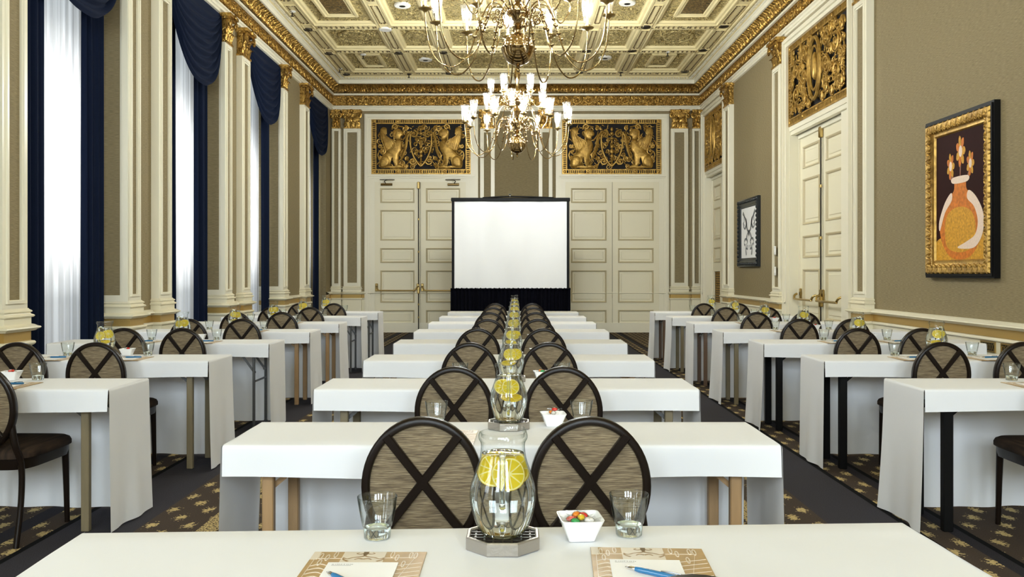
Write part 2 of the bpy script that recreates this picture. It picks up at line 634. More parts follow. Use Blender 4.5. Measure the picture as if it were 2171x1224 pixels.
M_PAPER = plain('paper', (0.86, 0.86, 0.86), rough=0.6)
M_INK = plain('ink', (0.08, 0.08, 0.09), rough=0.6)
M_FOLDER = plain('folder_tan', (0.42, 0.27, 0.105), rough=0.35, vary=0.3, vscale=30)
M_FOLDER_PALE = plain('folder_pale', (0.70, 0.62, 0.50), rough=0.4)
M_FOLDER_ORN = plain('folder_ornament', (0.33, 0.20, 0.07), rough=0.4)
M_PENBLUE = plain('pen_blue', (0.02, 0.16, 0.36), rough=0.2, coat=0.4)
M_CHROME = plain('chrome', (0.75, 0.75, 0.75), rough=0.12, metal=1.0)
M_LEMONRIND = plain('lemon_rind', (0.90, 0.62, 0.02), rough=0.45)
M_LEMON = mix_translucent('lemon_flesh', (1.0, 0.83, 0.06), 0.5)
M_LEMONPITH = plain('lemon_pith', (1.0, 0.90, 0.36), rough=0.5)
M_WHITEPL = plain('white_plastic', (0.85, 0.84, 0.80), rough=0.4)


def water_material():
    m = bpy.data.materials.new('water')
    m.use_nodes = True
    nt = m.node_tree
    nt.nodes.clear()
    out = N(nt, 'ShaderNodeOutputMaterial')
    g = N(nt, 'ShaderNodeBsdfGlass')
    g.inputs['Color'].default_value = (0.97, 0.99, 0.985, 1)
    g.inputs['Roughness'].default_value = 0.0
    g.inputs['IOR'].default_value = 1.33
    nt.links.new(g.outputs[0], out.inputs[0])
    return m


M_WATER = water_material()


def solid_glass():
    m = bpy.data.materials.new('solid_glass')
    m.use_nodes = True
    nt = m.node_tree
    nt.nodes.clear()
    out = N(nt, 'ShaderNodeOutputMaterial')
    g = N(nt, 'ShaderNodeBsdfGlass')
    g.inputs['Color'].default_value = (0.96, 0.985, 0.975, 1)
    g.inputs['Roughness'].default_value = 0.0
    g.inputs['IOR'].default_value = 1.48
    nt.links.new(g.outputs[0], out.inputs[0])
    return m


M_SOLID = solid_glass()

# ------------------------------------------------------------------ floor, walls
ZT = 5.08         # top of the papered wall
struct(MB().box(-5.2, 4.75, YR - .3, YB + .3, -0.1, 0.0).build('floor', M_CARPET, smooth=0))

wl = struct(empty('wall_left'))
piers = []
edge = sorted([w for w in WINDOWS])
lo = YR - 0.1
for (a, b) in edge:
    piers.append((lo, a))
    lo = b
piers.append((lo, YB + 0.2))
pm = MB()
for (a, b) in piers: pm.box(-4.86, -XW, a, b, 0, ZT + .01)
pm.box(-4.86, -XW, YR - .1, YB + .2, ZT + .01, 6.2)
pm.build('papered_pier', M_WALLPAPER, wl, smooth=0)

# wall on the other side: two doorways are cut through it
DOORWAYS = [(10.94, 13.46), (17.55, 19.45)]
wr = struct(empty('wall_right'))
pm = MB()
for (a, b) in ((YR - .1, 10.94), (13.46, 17.55), (19.45, YB + .2)): pm.box(XW, XW + .45, a, b, 0, ZT + .01)
pm.box(XW, XW + .45, YR - .1, YB + .2, ZT + .01, 6.2)
for (a, b) in DOORWAYS: pm.box(XW, XW + .45, a, b, 4.9, ZT + .01)
pm.build('papered_wall', M_WALLPAPER, wr, smooth=0)

wb = struct(empty('wall_back'))
MB().box(-4.9, 4.75, YB, YB + .25, 0, 6.2).build('papered_wall', M_WALLPAPER, wb, smooth=0)
m = MB()
lo = -4.9
for (a, b) in ADDED_ENDWIN + [(4.75, 4.75)]:
    if a > lo: m.box(lo, a, YR - .3, YR, 0, 6.2)
    if b > a:
        m.box(a, b, YR - .3, YR, 0, 2.4)
        m.box(a, b, YR - .3, YR, 5.0, 6.2)
    lo = b
wf = struct(m.build('wall_front', M_CREAM, smooth=0))
for i, (a, b) in enumerate(ADDED_ENDWIN):
    wn = struct(empty('window_%d' % (20 + i)))  # added window, out of view, there to hold the fill light
    m = MB()
    m.frame(a, b, 2.4, 5.0, .07, YR - .28, YR - .20)
    m.box((a + b) / 2 - .025, (a + b) / 2 + .025, YR - .28, YR - .21, 2.4, 5.0)
    m.box(a, b, YR - .28, YR - .21, 3.68, 3.72)
    m.build('window_frame', M_CREAM, wn, smooth=0)
    MB().box(a + .01, b - .01, YR - .25, YR - .245, 2.41, 4.99).build('pane', M_PANE, wn, smooth=0)


# ------------------------------------------------------------------ dado
def dado(F, segs, parent):
    w, r, g = MB(), MB(), MB()
    for (a, b) in segs:
        w.box(a, b, 0, .022, 0, .76)
        w.box(a, b, .022, .05, 0, .17)
        w.box(a, b, .05, .058, 0, .13)
        r.rows([[(a, v, z), (b, v, z)] for (v, z) in ((0, .745), (.02, .75), (.03, .757), (.045, .762), (.046, .772), (.034, .784), (0, .79))])
        r.rows([[(a, v, z), (b, v, z)] for (v, z) in ((0, .868), (.03, .869), (.042, .874), (.05, .884), (.066, .890), (.074, .898), (.068, .907), (.05, .913), (.036, .925), (.014, .935), (0, .936))])
        g.box(a, b, 0, .016, .79, .868)
    w.build('wainscot', M_CREAM, parent, smooth=0, xf=F)
    r.build('dado_rail', M_IVORY, parent, smooth=28, xf=F)
    g.build('gold_band', M_GOLDSTRIP, parent, smooth=0, xf=F)


dado(LEFT, [(a, b) for (a, b) in piers], wl)
dado(RIGHT, [(YR, 10.94), (13.46, 17.55), (19.45, YB)], wr)
dado(BACK, [(-XW, XW)], wb)


# ------------------------------------------------------------------ pilasters
def capital(w, v0, z0, z1):
    m = MB()
    h = z1 - z0
    hw = w / 2
    m.box(-hw * 1.0, hw * 1.0, 0, v0 + .03, z0, z0 + .03)
    m.box(-hw * .86, hw * .86, 0, v0 + .01, z0 + .03, z1 - .05)
    m.box(-hw * 1.14, hw * 1.14, 0, v0 + .10, z1 - .05, z1)
    m.box(-hw * 1.05, hw * 1.05, 0, v0 + .07, z1 - .075, z1 - .05)
    # two tiers of leaves that curl over at the tip
    for (tier, n, zb, hh, out) in ((0, 3, z0 + .03, h * .36, .05), (1, 2, z0 + .03 + h * .16, h * .48, .075)):
        for i in range(n):
            c = (i - (n - 1) / 2) * (w * .86 / max(n, 2.4))
            lw = w * .86 / 3.0
            R = []
            for k in range(6):
                t = k / 5
                ww = lw * (0.42 + 0.28 * sin(pi * min(1, t * 1.15)))
                zz = zb + hh * (t if t < .85 else .85 - (t - .85) * .8)
                vv = v0 + .012 + out * t ** 3 * 1.2
                R.append([(c - ww, vv - .008, zz), (c - ww * .45, vv + .014, zz), (c, vv + .004, zz), (c + ww * .45, vv + .014, zz), (c + ww, vv - .008, zz)])
            m.rows(R)
    # volutes
    for s in (-1, 1):
        pts = []
        for k in range(22):
            a = k / 21 * 3.6 * pi
            r = h * .15 * (1 - k / 21 * .8)
            pts.append((s * (hw * .92 - h * .02 + r * sin(a) * .9), v0 + .07 + .015 * k / 21, z1 - .075 - h * .14 + r * cos(a)))
        m.tube(pts, lambda t: .018 * (1.1 - .6 * t), n=5)
        m.tube(spline([(s * .01, v0 + .03, z0 + h * .5), (s * hw * .4, v0 + .055, z1 - .16), (s * hw * .85, v0 + .07, z1 - .085)], 4), .013, n=5)
    m.ell((0, v0 + .1, z1 - .03), (w * .10, .025, .04), 8, 5)
    return m


TRIM_N = [0]
BASE_PROF = [(.036, 0), (.036, .14), (.03, .155), (.02, .165), (.02, .745), (.03, .75), (.04, .762), (.042, .774), (.034, .785), (.012, .79), (.012, .868), (.03, .869), (.042, .874), (.05, .884), (.066, .890), (.072, .898), (.068, .907),
             (.05, .913), (.034, .925), (.016, .93), (.016, .985), (.030, .988), (.037, .998), (.030, 1.008), (.016, 1.014), (.010, 1.026), (.020, 1.030), (.023, 1.037), (.018, 1.044), (.006, 1.052), (.0, 1.062)]


def pilaster(F, u0, u1, vface=.10, sides='', base_only=False):
    TRIM_N[0] += 1
    t = struct(empty('trim_%d' % TRIM_N[0]))
    w = u1 - u0
    c = (u0 + u1) / 2
    fw = min(.085, w * .26)
    m = MB().box(u0 + .004, u1 - .004, 0, vface - .028, 1.05, 4.66)
    m.build('inset_panel', M_WALLPAPER, t, smooth=0, xf=F)
    m = MB()
    m.frame(u0, u1, 1.05, 4.66, fw, 0, vface - .008)
    m.frame(u0 + fw * .55, u1 - fw * .55, 1.105, 4.62, fw * .3, 0, vface + .008)
    m.build('shaft', M_IVORY, t, smooth=0, xf=F)
    m = MB()
    m.rows([[(u0 - e, 0, z), (u0 - e, vface + e, z), (u1 + e, vface + e, z), (u1 + e, 0, z)] for (e, z) in BASE_PROF])
    m.build('base', M_CREAM, t, smooth=28, xf=F)
    MB().box(u0 - .0145, u1 + .0145, 0, vface + .0145, .79, .868).build('gold_band', M_GOLDSTRIP, t, smooth=0, xf=F)
    cm = capital(w, vface - .02, 4.66, ZT)
    cm.v = [(p[0] + c, p[1], p[2]) for p in cm.v]
    cm.build('capital', M_GILT, t, smooth=50, xf=F)
    return t


for (a, b) in ((6.98, 7.34), (9.25, 9.56), (10.04, 10.42), (12.33, 12.63), (13.09, 13.49), (15.40, 15.68), (16.91, 17.34), (6.17, 6.47), (3.90, 4.26)):
    pilaster(LEFT, a, b)
for (a, b) in ((10.26, 10.66), (13.60, 14.04), (16.87, 17.32)):
    pilaster(RIGHT, a, b)
for (a, b) in ((-4.22, -4.02), (-3.95, -3.56), (-.83, -.50), (.51, .82), (3.53, 3.92), (4.02, 4.22)):
    pilaster(BACK, a, b, vface=.09)

# lined far cheeks of the windows: papered reveal edged in cream, with the pilaster's base carried round
for (a, b) in WINDOWS[:6]:
    if b > 19: continue
    TRIM_N[0] += 1
    t = struct(empty('trim_%d' % TRIM_N[0]))
    m = MB()
    m.box(-4.225, -4.158, b - .016, b + .006, 1.05, 4.66)
    m.box(-4.86, -4.225, b - .014, b, 1.05, 1.12)
    m.box(-4.86, -4.225, b - .014, b, 4.58, 4.66)
    m.build('shaft', M_IVORY, t, smooth=0)
    m = MB()
    m.rows([[(-4.86, b - e - .002, z), (-4.153 + e, b - e - .002, z), (-4.153 + e, b, z)] for (e, z) in BASE_PROF])
    m.build('base', M_CREAM, t, smooth=28)
    MB().box(-4.86, -4.131, b - .017, b, .79, .868).build('gold_band', M_GOLDSTRIP, t, smooth=0)

# ------------------------------------------------------------------ cornice
TRIM_N[0] += 1
co = struct(empty('trim_%d' % TRIM_N[0]))


def band(name, prof, m):
    R = []
    for (o, z) in prof:
        R.append([(-XW + o, YR + o, z), (XW - o, YR + o, z), (XW - o, YB - o, z), (-XW + o, YB - o, z)])
    return MB().rows(R, closed_u=True).build(name, m, co, smooth=30)


band('architrave', [(0, 5.07), (.035, 5.075), (.035, 5.11), (.05, 5.115), (.05, 5.15), (.075, 5.16), (.075, 5.185), (.05, 5.19)], M_IVORY)
band('frieze', [(.05, 5.19), (.035, 5.20), (.035, 5.41), (.05, 5.42)], M_GILT_BAND)
band('string_mould', [(.05, 5.42), (.085, 5.425), (.09, 5.445), (.085, 5.462), (.06, 5.467)], M_IVORY)
band('gilded_fillet', [(.06, 5.467), (.06, 5.485), (.08, 5.49), (.08, 5.505), (.065, 5.51)], M_GILT_DARK)
band('cove', [(.065, 5.51), (.075, 5.545), (.10, 5.59), (.14, 5.625), (.19, 5.65), (.20, 5.655)], M_GILT_BAND)
band('fascia', [(.20, 5.655), (.225, 5.66), (.225, 5.735), (.25, 5.74), (.26, 5.75)], M_IVORY)
band('dentil_bed', [(.26, 5.75), (.29, 5.752), (.30, 5.785), (.345, 5.787), (.36, 5.765), (.385, 5.765), (.40, 5.79), (.40, 5.83)], M_CEIL)

runs = [(BACK, -4.0, 4.0), (LEFT, 4.2, 19.55), (RIGHT, 6.0, 19.55)]
for (F_, a, b) in runs:
    # rosettes joined by leaf scrolls on the frieze
    m = MB()
    n = round((b - a) / .272)
    s = (b - a) / n
    for i in range(n):
        c = a + (i + .5) * s
        z = 5.305
        m.tube([(c + .078 * cos(q), .045, z + .078 * sin(q)) for q in [2 * pi * k / 12 for k in range(12)]], .014, n=5, closed=True)
        m.ell((c, .045, z), (.038, .022, .038), 8, 4)
        for k in range(5):
            q = 2 * pi * k / 5 + .3
            m.ell((c + .052 * cos(q), .04, z + .052 * sin(q)), (.019, .014, .019), 6, 4)
        for g in (-1, 1):
            m.tube(spline([(c + .08, .04, z + g * .02), (c + s * .42, .05, z + g * .07), (c + s * .52, .045, z + g * .085), (c + s * .60, .04, z + g * .05), (c + s * .5, .045, z + g * .03)], 3), lambda t: .014 * (1 - .5 * t), n=5)
        m.ell((c + s / 2, .045, z), (.02, .018, .075), 6, 4)
    m.build('rosette_pattern', M_GILT, co, smooth=50, xf=F_)
    # acanthus leaves standing in the cove
    m = MB()
    n = round((b - a) / .215)
    s = (b - a) / n
    for i in range(n):
        c = a + (i + .5) * s
        for (du, w) in ((0, .055), (s / 2, .03)):
            R = []
            for k in range(6):
                t = k / 5
                vv = .068 + .12 * t ** 2 + .03
                zz = 5.515 + .125 * t ** .8
                ww = w * (.5 + .5 * sin(pi * min(1., .2 + t * .75)))
                R.append([(c + du - ww, vv - .022, zz), (c + du - ww * .5, vv + .006, zz - .004), (c + du, vv - .006, zz), (c + du + ww * .5, vv + .006, zz - .004), (c + du + ww, vv - .022, zz)])
            m.rows(R)
        for g in (-1, 1):
            m.tube([(c + g * (.058 + .024 * cos(q)), .12 + .01 * sin(q), 5.575 + .024 * sin(q)) for q in [k * .7 for k in range(9)]], .008, n=4)
    m.build('leaf_pattern', M_GILT, co, smooth=50, xf=F_)
    m = MB()
    n = round((b - a) / .062)
    s = (b - a) / n
    for i in range(n):
        c = a + (i + .5) * s
        m.box(c - .017, c + .017, .29, .335, 5.752, 5.79)
    m.build('dentil_pattern', M_IVORY, co, smooth=0, xf=F_)

# ------------------------------------------------------------------ coffered ceiling
ZC = 5.79
XS = [(-3.86, -3.62), (-2.47, -2.26), (-1.54, -1.35), (1.33, 1.52), (2.24, 2.45), (3.60, 3.84)]          # long beams
YS = [(18.98, 19.42), (17.11, 17.30), (15.42, 15.62), (11.40, 11.60), (9.62, 9.82), (5.6, 5.8), (3.9, 4.1), (-.1, .1), (-1.9, -1.7), (-4.8, -4.6)]
ce = struct(empty('ceiling'))
MB().box(-5.0, 4.75, YR - .3, YB + .25, 6.0, 6.25).build('slab', M_CEIL, ce, smooth=0)
bm_ = MB()
for (a, b) in XS: bm_.box(a, b, YR, YB - .3, ZC, 6.0)
bm_.box(-XW + .38, XS[0][0], YR, YB - .3, ZC, 6.0)
bm_.box(XS[-1][1], XW - .38, YR, YB - .3, ZC, 6.0)
for (a, b) in YS:
    for i in range(len(XS) - 1): bm_.box(XS[i][1], XS[i + 1][0], a, b, ZC, 6.0)
for i in range(len(XS) - 1): bm_.box(XS[i][1], XS[i + 1][0], 19.42, YB - .3, ZC, 5.9)
bm_.build('beam_grid', M_CEIL, ce, smooth=0)
# borders on the beams: dark blocks drawn for the shadows of a dentil row
dm = MB()
fm = MB()


def bead_run(x0, y0, x1, y1, step=.078):
    L_ = math.hypot(x1 - x0, y1 - y0)
    n = max(2, int(L_ / step))
    along_x = abs(x1 - x0) > abs(y1 - y0)
    for i in range(n):
        t = (i + .5) / n
        x, y = x0 + (x1 - x0) * t, y0 + (y1 - y0) * t
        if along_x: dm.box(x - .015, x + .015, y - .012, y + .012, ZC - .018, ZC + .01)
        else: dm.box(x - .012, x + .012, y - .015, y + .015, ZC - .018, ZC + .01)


def beam_panel(x0, x1, y0, y1):
    """a sunk-looking tablet on a beam: fillet frame with a row of dark dentil-shadow blocks inside it"""
    fm.frame(x0, x1, y0, y1, .016, ZC - .016, ZC + .01, plane='xy')
    i = .032
    bead_run(x0 + i, y0 + i, x1 - i, y0 + i)
    bead_run(x0 + i, y1 - i, x1 - i, y1 - i)
    bead_run(x0 + i, y0 + i, x0 + i, y1 - i)
    bead_run(x1 - i, y0 + i, x1 - i, y1 - i)


YV = YS[:4]
for (a, b) in XS:
    for k in range(len(YV) - 1):
        lo_, hi_ = YV[k + 1][1], YV[k][0]
        n = max(1, round((hi_ - lo_) / 1.35)) if hi_ - lo_ > 2.4 else 1
        s = (hi_ - lo_) / n
        for q in range(n): beam_panel(a + .022, b - .022, lo_ + q * s + .10, lo_ + (q + 1) * s - .10)
    for (c, d) in YV: fm.frame(a + .022, b - .022, max(c, 17) - .06 if c > 19 else c - .06, (c + .28) if c > 18.5 else d + .06, .016, ZC - .016, ZC + .01, plane='xy')
for (c, d) in YV:
    if c > 18.5: c, d = 18.99, 19.2
    for i in range(len(XS) - 1):
        lo_, hi_ = XS[i][1], XS[i + 1][0]
        n = max(1, round((hi_ - lo_) / .48))
        s = (hi_ - lo_) / n
        for q in range(n): beam_panel(lo_ + q * s + .03, lo_ + (q + 1) * s - .03, c + .02, d - .02)
dm.build('dentil_pattern', M_DENTIL, ce, smooth=0)  # dark blocks standing in for dentil shadows
fm.build('tablet_trim', M_CEIL, ce, smooth=0)


def coffer(x0, x1, y0, y1, style):
    m = MB()
    m.rings(x0 - .01, x1 + .01, y0 - .01, y1 + .01, [(0, ZC - .015), (.035, ZC - .02), (.05, ZC + .005), (.085, ZC + .012), (.10, ZC + .05), (.125, ZC + .055)], plane='xy', cap=False)
    o = m.build('coffer_mould', M_CEIL, ce, smooth=25)
    m = MB()
    m.rings(x0, x1, y0, y1, [(.11, ZC + .05), (.13, ZC + .062), (.24, ZC + .062)] if style != 'plain' else [(.11, ZC + .055)], plane='xy')
    m.build('coffer_field', M_GILT_PALE, ce, smooth=25)
    if style == 'nest':
        i = min(x1 - x0, y1 - y0) * .28
        m = MB()
        m.rings(x0 + i, x1 - i, y0 + i, y1 - i, [(0, ZC + .06), (.0, ZC + .02), (.05, ZC + .015), (.07, ZC + .04), (.10, ZC + .045)], plane='xy', cap=False)
        m.build('coffer_frame', M_CEIL, ce, smooth=25)
    if style == 'deep':
        i = min(x1 - x0, y1 - y0) * .24
        m = MB()
        m.rings(x0 + i, x1 - i, y0 + i * 1.5, y1 - i * 1.5, [(0, ZC + .06), (0, ZC + .015), (.04, ZC + .01), (.06, ZC + .03), (.09, ZC + .032), (.11, ZC + .05)], plane='xy', cap=False)
        m.build('coffer_frame', M_CEIL, ce, smooth=25)
        MB().rings(x0 + i, x1 - i, y0 + i * 1.5, y1 - i * 1.5, [(.10, ZC + .045)], plane='xy').build('coffer_grille', M_GILT_DARK, ce, smooth=0)
    if style == 'oval':
        cx, cy = (x0 + x1) / 2, (y0 + y1) / 2
        m = MB()
        m.tube([(cx + (x1 - x0) * .27 * cos(q), cy + (y1 - y0) * .27 * sin(q), ZC + .05) for q in [2 * pi * k / 28 for k in range(28)]], .022, n=6, closed=True)
        m.ell((cx, cy, ZC + .055), ((x1 - x0) * .12, (y1 - y0) * .12, .02), 14, 6)
        for k in range(8):
            q = 2 * pi * k / 8
            m.ell((cx + (x1 - x0) * .19 * cos(q), cy + (y1 - y0) * .19 * sin(q), ZC + .058), ((x1 - x0) * .045, (y1 - y0) * .05, .02), 8, 4)
        m.build('coffer_boss', M_GILT_PALE, ce, smooth=50)
    if style in ('oval', 'nest', 'deep', 'disc'):
        # leafage sprayed over the gilded field
        m = MB()
        rnd = random.Random(int(x0 * 100) + int(y0 * 10))
        for k in range(int(120 * (x1 - x0) * min(y1 - y0, 2.2))):
            x, y = rnd.uniform(x0 + .16, x1 - .16), rnd.uniform(y0 + .16, y1 - .16)
            a = rnd.uniform(0, pi)
            m.ell((x, y, ZC + .058), (rnd.uniform(.02, .045), rnd.uniform(.009, .018), .016), 6, 4, Matrix.Rotation(a, 3, 'Z'))
        m.build('leaf_pattern', M_GILT_PALE, ce, smooth=50)


for j in range(len(YS) - 1):
    y0, y1 = YS[j + 1][1], YS[j][0]
    for i in range(len(XS) - 1):
        x0, x1 = XS[i][1], XS[i + 1][0]
        if j == 0: st = ['nest', 'disc', 'oval', 'disc', 'nest'][i]
        elif j == 1: st = ['oval', 'oval', 'oval', 'oval', 'oval'][i]
        elif j == 2: st = ['deep', 'disc', 'nest', 'disc', 'deep'][i]
        else: st = 'plain'
        coffer(x0, x1, y0, y1, st)


# ceiling fittings
def on_ceiling(x, y):
    d = (ZC - H) * F / (579.0 - y)
    return (x - 1095) / F * d, d


where = lambda x, y: ('coffer nearer the windows' if x < 1095 else 'coffer nearer the picture wall')
for (x, y, lab) in ((853, 17, 'round white ceiling speaker with a dark centre, window side, beside the front chandelier'), (902, 131, 'round white ceiling speaker with a dark centre, window side, toward the far cornice'),
                    (1283, 127, 'round white ceiling speaker with a dark centre, picture-wall side, toward the far cornice'), (1330, 12, 'round white ceiling speaker with a dark centre, picture-wall side, beside the front chandelier')):
    X_, Y_ = on_ceiling(x, y)
    t = empty('ceiling_speaker', (X_, Y_, ZC + .035), lab, 'speaker', 'white ceiling speakers')
    MB().lathe([(.052, .0), (.056, -.010), (.128, -.010), (.138, .0), (.14, .03)], n=32).build('ring', M_WHITEPL, t, smooth=40)
    MB().lathe([(0.001, -.011), (.050, -.011), (.054, .01)], n=20).build('cone', M_BLACK, t, smooth=40)
X_, Y_ = on_ceiling(817, 61)
t = empty('ceiling_light', (X_, Y_, ZC), 'flat plain white disc on a beam crossing over the window side', 'ceiling light')
MB().lathe([(.001, -.03), (.11, -.028), (.12, -.015), (.12, .01)], n=28).build('diffuser', M_WHITEPL, t, smooth=40)

spots = [(652.8, 62, 'border beam by the windows, closest to the camera'), (696.7, 112.8, 'border beam by the windows, middle one'), (733.5, 157.3, 'border beam by the windows, in the far corner'),
         (845, 112, 'second beam from the windows'), (940, 111, 'middle of the ceiling, window side, nearer the camera'), (952, 155, 'middle of the ceiling, window side, at the far cornice'),
         (1244, 108, 'middle of the ceiling, picture side, nearer the camera'), (1228, 153, 'middle of the ceiling, picture side, at the far cornice'), (1340, 107, 'second beam from the picture wall, farther one'), (1369.5, 57, 'second beam from the picture wall, closer one'),
         (1534, 55, 'border beam by the picture wall, closest to the camera'), (1490, 105.6, 'border beam by the picture wall, middle one'), (1452, 151, 'border beam by the picture wall, in the far corner')]
for (x, y, lab) in spots:
    X_, Y_ = on_ceiling(x, y)
    t = empty('downlight', (X_, Y_, ZC), 'small dark bronze downlight, ' + lab, 'downlight', 'bronze downlights in the beams')
    MB().lathe([(.045, .01), (.05, -.014), (.085, -.02), (.09, -.008), (.09, .01)], n=20).build('trim_ring', M_BRONZE, t, smooth=40)
    MB().lathe([(.001, -.019), (.052, -.017)], n=16).build('lens', M_BLACK, t, smooth=40)
for (x, y, lab) in ((619.5, 24, 'on the border beam by the windows, closest to the camera'), (770, 116, 'between the two window-side coffers'), (720, 145.5, 'on the border beam by the windows, far end'),
                    (867, 157, 'dark one at the far cornice, window side'), (1316, 153, 'dark one at the far cornice, picture side'), (1415.4, 110, 'between the two picture-side coffers')):
    X_, Y_ = on_ceiling(x, y)
    t = empty('sprinkler', (X_, Y_, ZC), 'small ceiling sprinkler ' + lab, 'sprinkler', 'ceiling sprinklers')
    dk = 'dark' in lab
    MB().lathe([(.001, -.02), (.03, -.02), (.06, -.006), (.06, .01)], n=14).build('rose', M_BRONZE if dk else M_WHITEPL, t, smooth=40)
    MB().lathe([(.011, -.02), (.011, -.075), (.03, -.078), (.03, -.084), (.001, -.084)], n=10).build('head', M_BRONZE, t, smooth=40)


# ------------------------------------------------------------------ doors
DOOR_PANELS = [(2.96, 3.30), (2.10, 2.80), (1.59, 1.93), (.68, 1.42), (.18, .515)]
DOOR_N = [0]


def door_leaf(F, u0, u1, v, z1=3.44, inset=.125, grille=None):
    DOOR_N[0] += 1
    d = struct(empty('door_%d' % DOOR_N[0]))
    a, b = u0 + inset, u1 - inset
    m = MB()
    m.box(u0, u1, v, v + .03, .01, z1)
    m.box(u0, a, v + .03, v + .055, .01, z1)
    m.box(b, u1, v + .03, v + .055, .01, z1)
    zs = [z1] + [q for p in DOOR_PANELS for q in (p[1], p[0])] + [.01]
    for i in range(0, len(zs), 2): m.box(a, b, v + .03, v + .055, zs[i + 1], zs[i])
    m.build('leaf', M_CREAM, d, smooth=0, xf=F)
    for i, (p, q) in enumerate(DOOR_PANELS):
        m = MB()
        g = grille and i in grille
        if g:
            m.rings(a, b, p, q, [(0, v + .055), (.0, v + .065), (.02, v + .07), (.03, v + .05)], cap=False)
            m.build('panel_mould', M_CREAM, d, smooth=0, xf=F)
            MB().box(a + .03, b - .03, v + .03, v + .036, p + .03, q - .03).build('grille_back', M_BLACKHOLE, d, smooth=0, xf=F)
            m = MB()
            st = .05
            nn = int((q - p - .06) / st)
            for k in range(nn):
                zc = p + .03 + (k + .5) * (q - p - .06) / nn
                for j in range(max(2, int((b - a - .06) / st))):
                    uc = a + .03 + (j + .5) * st
                    m.tube([(uc + .02 * cos(w), v + .042, zc + .02 * sin(w)) for w in [2 * pi * h / 6 for h in range(6)]], .005, n=4, closed=True)
            m.build('grille', M_GILT_SMOOTH, d, smooth=50, xf=F)
        else:
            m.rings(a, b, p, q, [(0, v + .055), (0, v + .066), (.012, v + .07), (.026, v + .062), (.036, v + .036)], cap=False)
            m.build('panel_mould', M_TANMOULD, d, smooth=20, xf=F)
            MB().rings(a, b, p, q, [(.036, v + .036), (.075, v + .036), (.085, v + .047)]).build('panel', M_CREAM, d, smooth=20, xf=F)
    return d


def push_bar(d, F, u0, u1, v, z=.96):
    m = MB()
    for u in (u0 + .045, u1 - .045):
        m.bbox(u - .032, u + .032, v, v + .03, z - .02, z + .16, .01)
        m.lathe([(.001, 0), (.026, .0), (.03, .04), (.02, .055), (.001, .056)], c=(u, v + .03, z + .08), n=12, ax='y')
    m.build('bracket', M_BRASS_DULL, d, smooth=40, xf=F)
    m = MB()
    e = .05
    m.tube(spline([(u0 + e, v - .0 + .07, z + .08), (u0 + e + .02, v + .115, z + .055), (u0 + e + .06, v + .13, z + .01), (u0 + e + .11, v + .13, z), (u1 - e - .11, v + .13, z), (u1 - e - .06, v + .13, z + .01), (u1 - e - .02, v + .115, z + .055), (u1 - e, v + .07, z + .08)], 5), .017, n=8)
    m.v = [(p[0], p[1], p[2]) for p in m.v]
    m.build('push_bar', M_BRASS_DULL, d, smooth=50, xf=F)


def rod(d, F, u, v, z0, z1):
    m = MB().lathe([(.001, z0), (.012, z0), (.012, z1), (.001, z1)], c=(u, v + .03, 0), n=8)
    m.build('latch_rod', M_BRONZE, d, smooth=50, xf=F)
    m = MB()
    m.bbox(u - .03, u + .03, v, v + .06, z1 - .05, z1 + .11, .012)
    for k in range(1, 3):
        zz = z0 + (z1 - z0) * k / 3
        m.lathe([(.013, -.02), (.02, -.02), (.02, .02), (.013, .02)], c=(u, v + .03, zz), n=10)
    m.build('latch', M_BRASS_DULL, d, smooth=40, xf=F)


def closer(d, F, u, v, z, s):
    m = MB()
    m.tube([(u - .13, v + .05, z), (u + .13, v + .05, z)], .028, n=10)
    m.bbox(u - .05, u + .05, v, v + .05, z - .02, z + .02, .005)
    m.build('closer_body', M_BRASS, d, smooth=40, xf=F)
    m = MB()
    m.tube(spline([(u - s * .02, v + .05, z + .03), (u - s * .05, v + .07, z + .07), (u + s * .02, v + .09, z + .10), (u + s * .18, v + .06, z + .105)], 4), .009, n=6)
    m.tube([(u - s * .16, v + .04, z + .11), (u + s * .06, v + .04, z + .11)], .008, n=6)
    m.build('closer_arm', M_BRONZE, d, smooth=40, xf=F)


def casing(F, u0, u1, ti, zc=5.0, v=.0, reveal=None, di=None):
    """moulded surround of doorway and transom; ti = transom opening, di = door opening"""
    TRIM_N[0] += 1
    t = struct(empty('trim_%d' % TRIM_N[0]))
    m = MB()
    for (x, y, d, z) in ((u0, u1, .05, zc), (u0 + .03, u1 - .03, .075, zc - .03), (u0 + .075, u1 - .075, .06, zc - .08)):
        i = 0.045 if d != .05 else .10
        m.box(x, x + i, 0, v + d, 0, z)
        m.box(y - i, y, 0, v + d, 0, z)
        m.box(x + i, y - i, 0, v + d, z - i, z)
    m.box(u0 + .05, ti[0], 0, v + .045, 0, 4.89)
    m.box(ti[1], u1 - .05, 0, v + .045, 0, 4.89)
    m.box(u0 + .05, u1 - .05, 0, v + .045, 4.89, zc - .06)
    # rail between the grille and the doors
    m.box(u0 + .10, u1 - .10, 0, v + .063, 3.52, 3.62)
    m.box(u0 + .08, u1 - .08, 0, v + .10, 3.565, 3.60)
    m.box(u0 + .10, u1 - .10, 0, v + .075, 3.54, 3.565)
    m.box(u0 + .10, u1 - .10, 0, v + .04, 3.44, 3.52)
    m.box(u0 + .03, u1 - .03, 0, v + .085, 0, .22)
    if di:
        m.box(ti[0] - .01, di[0], 0, v + .05, 0, 3.47)
        m.box(di[1], ti[1] + .01, 0, v + .05, 0, 3.47)
    m.build('surround', M_IVORY, t, smooth=0, xf=F)
    return t


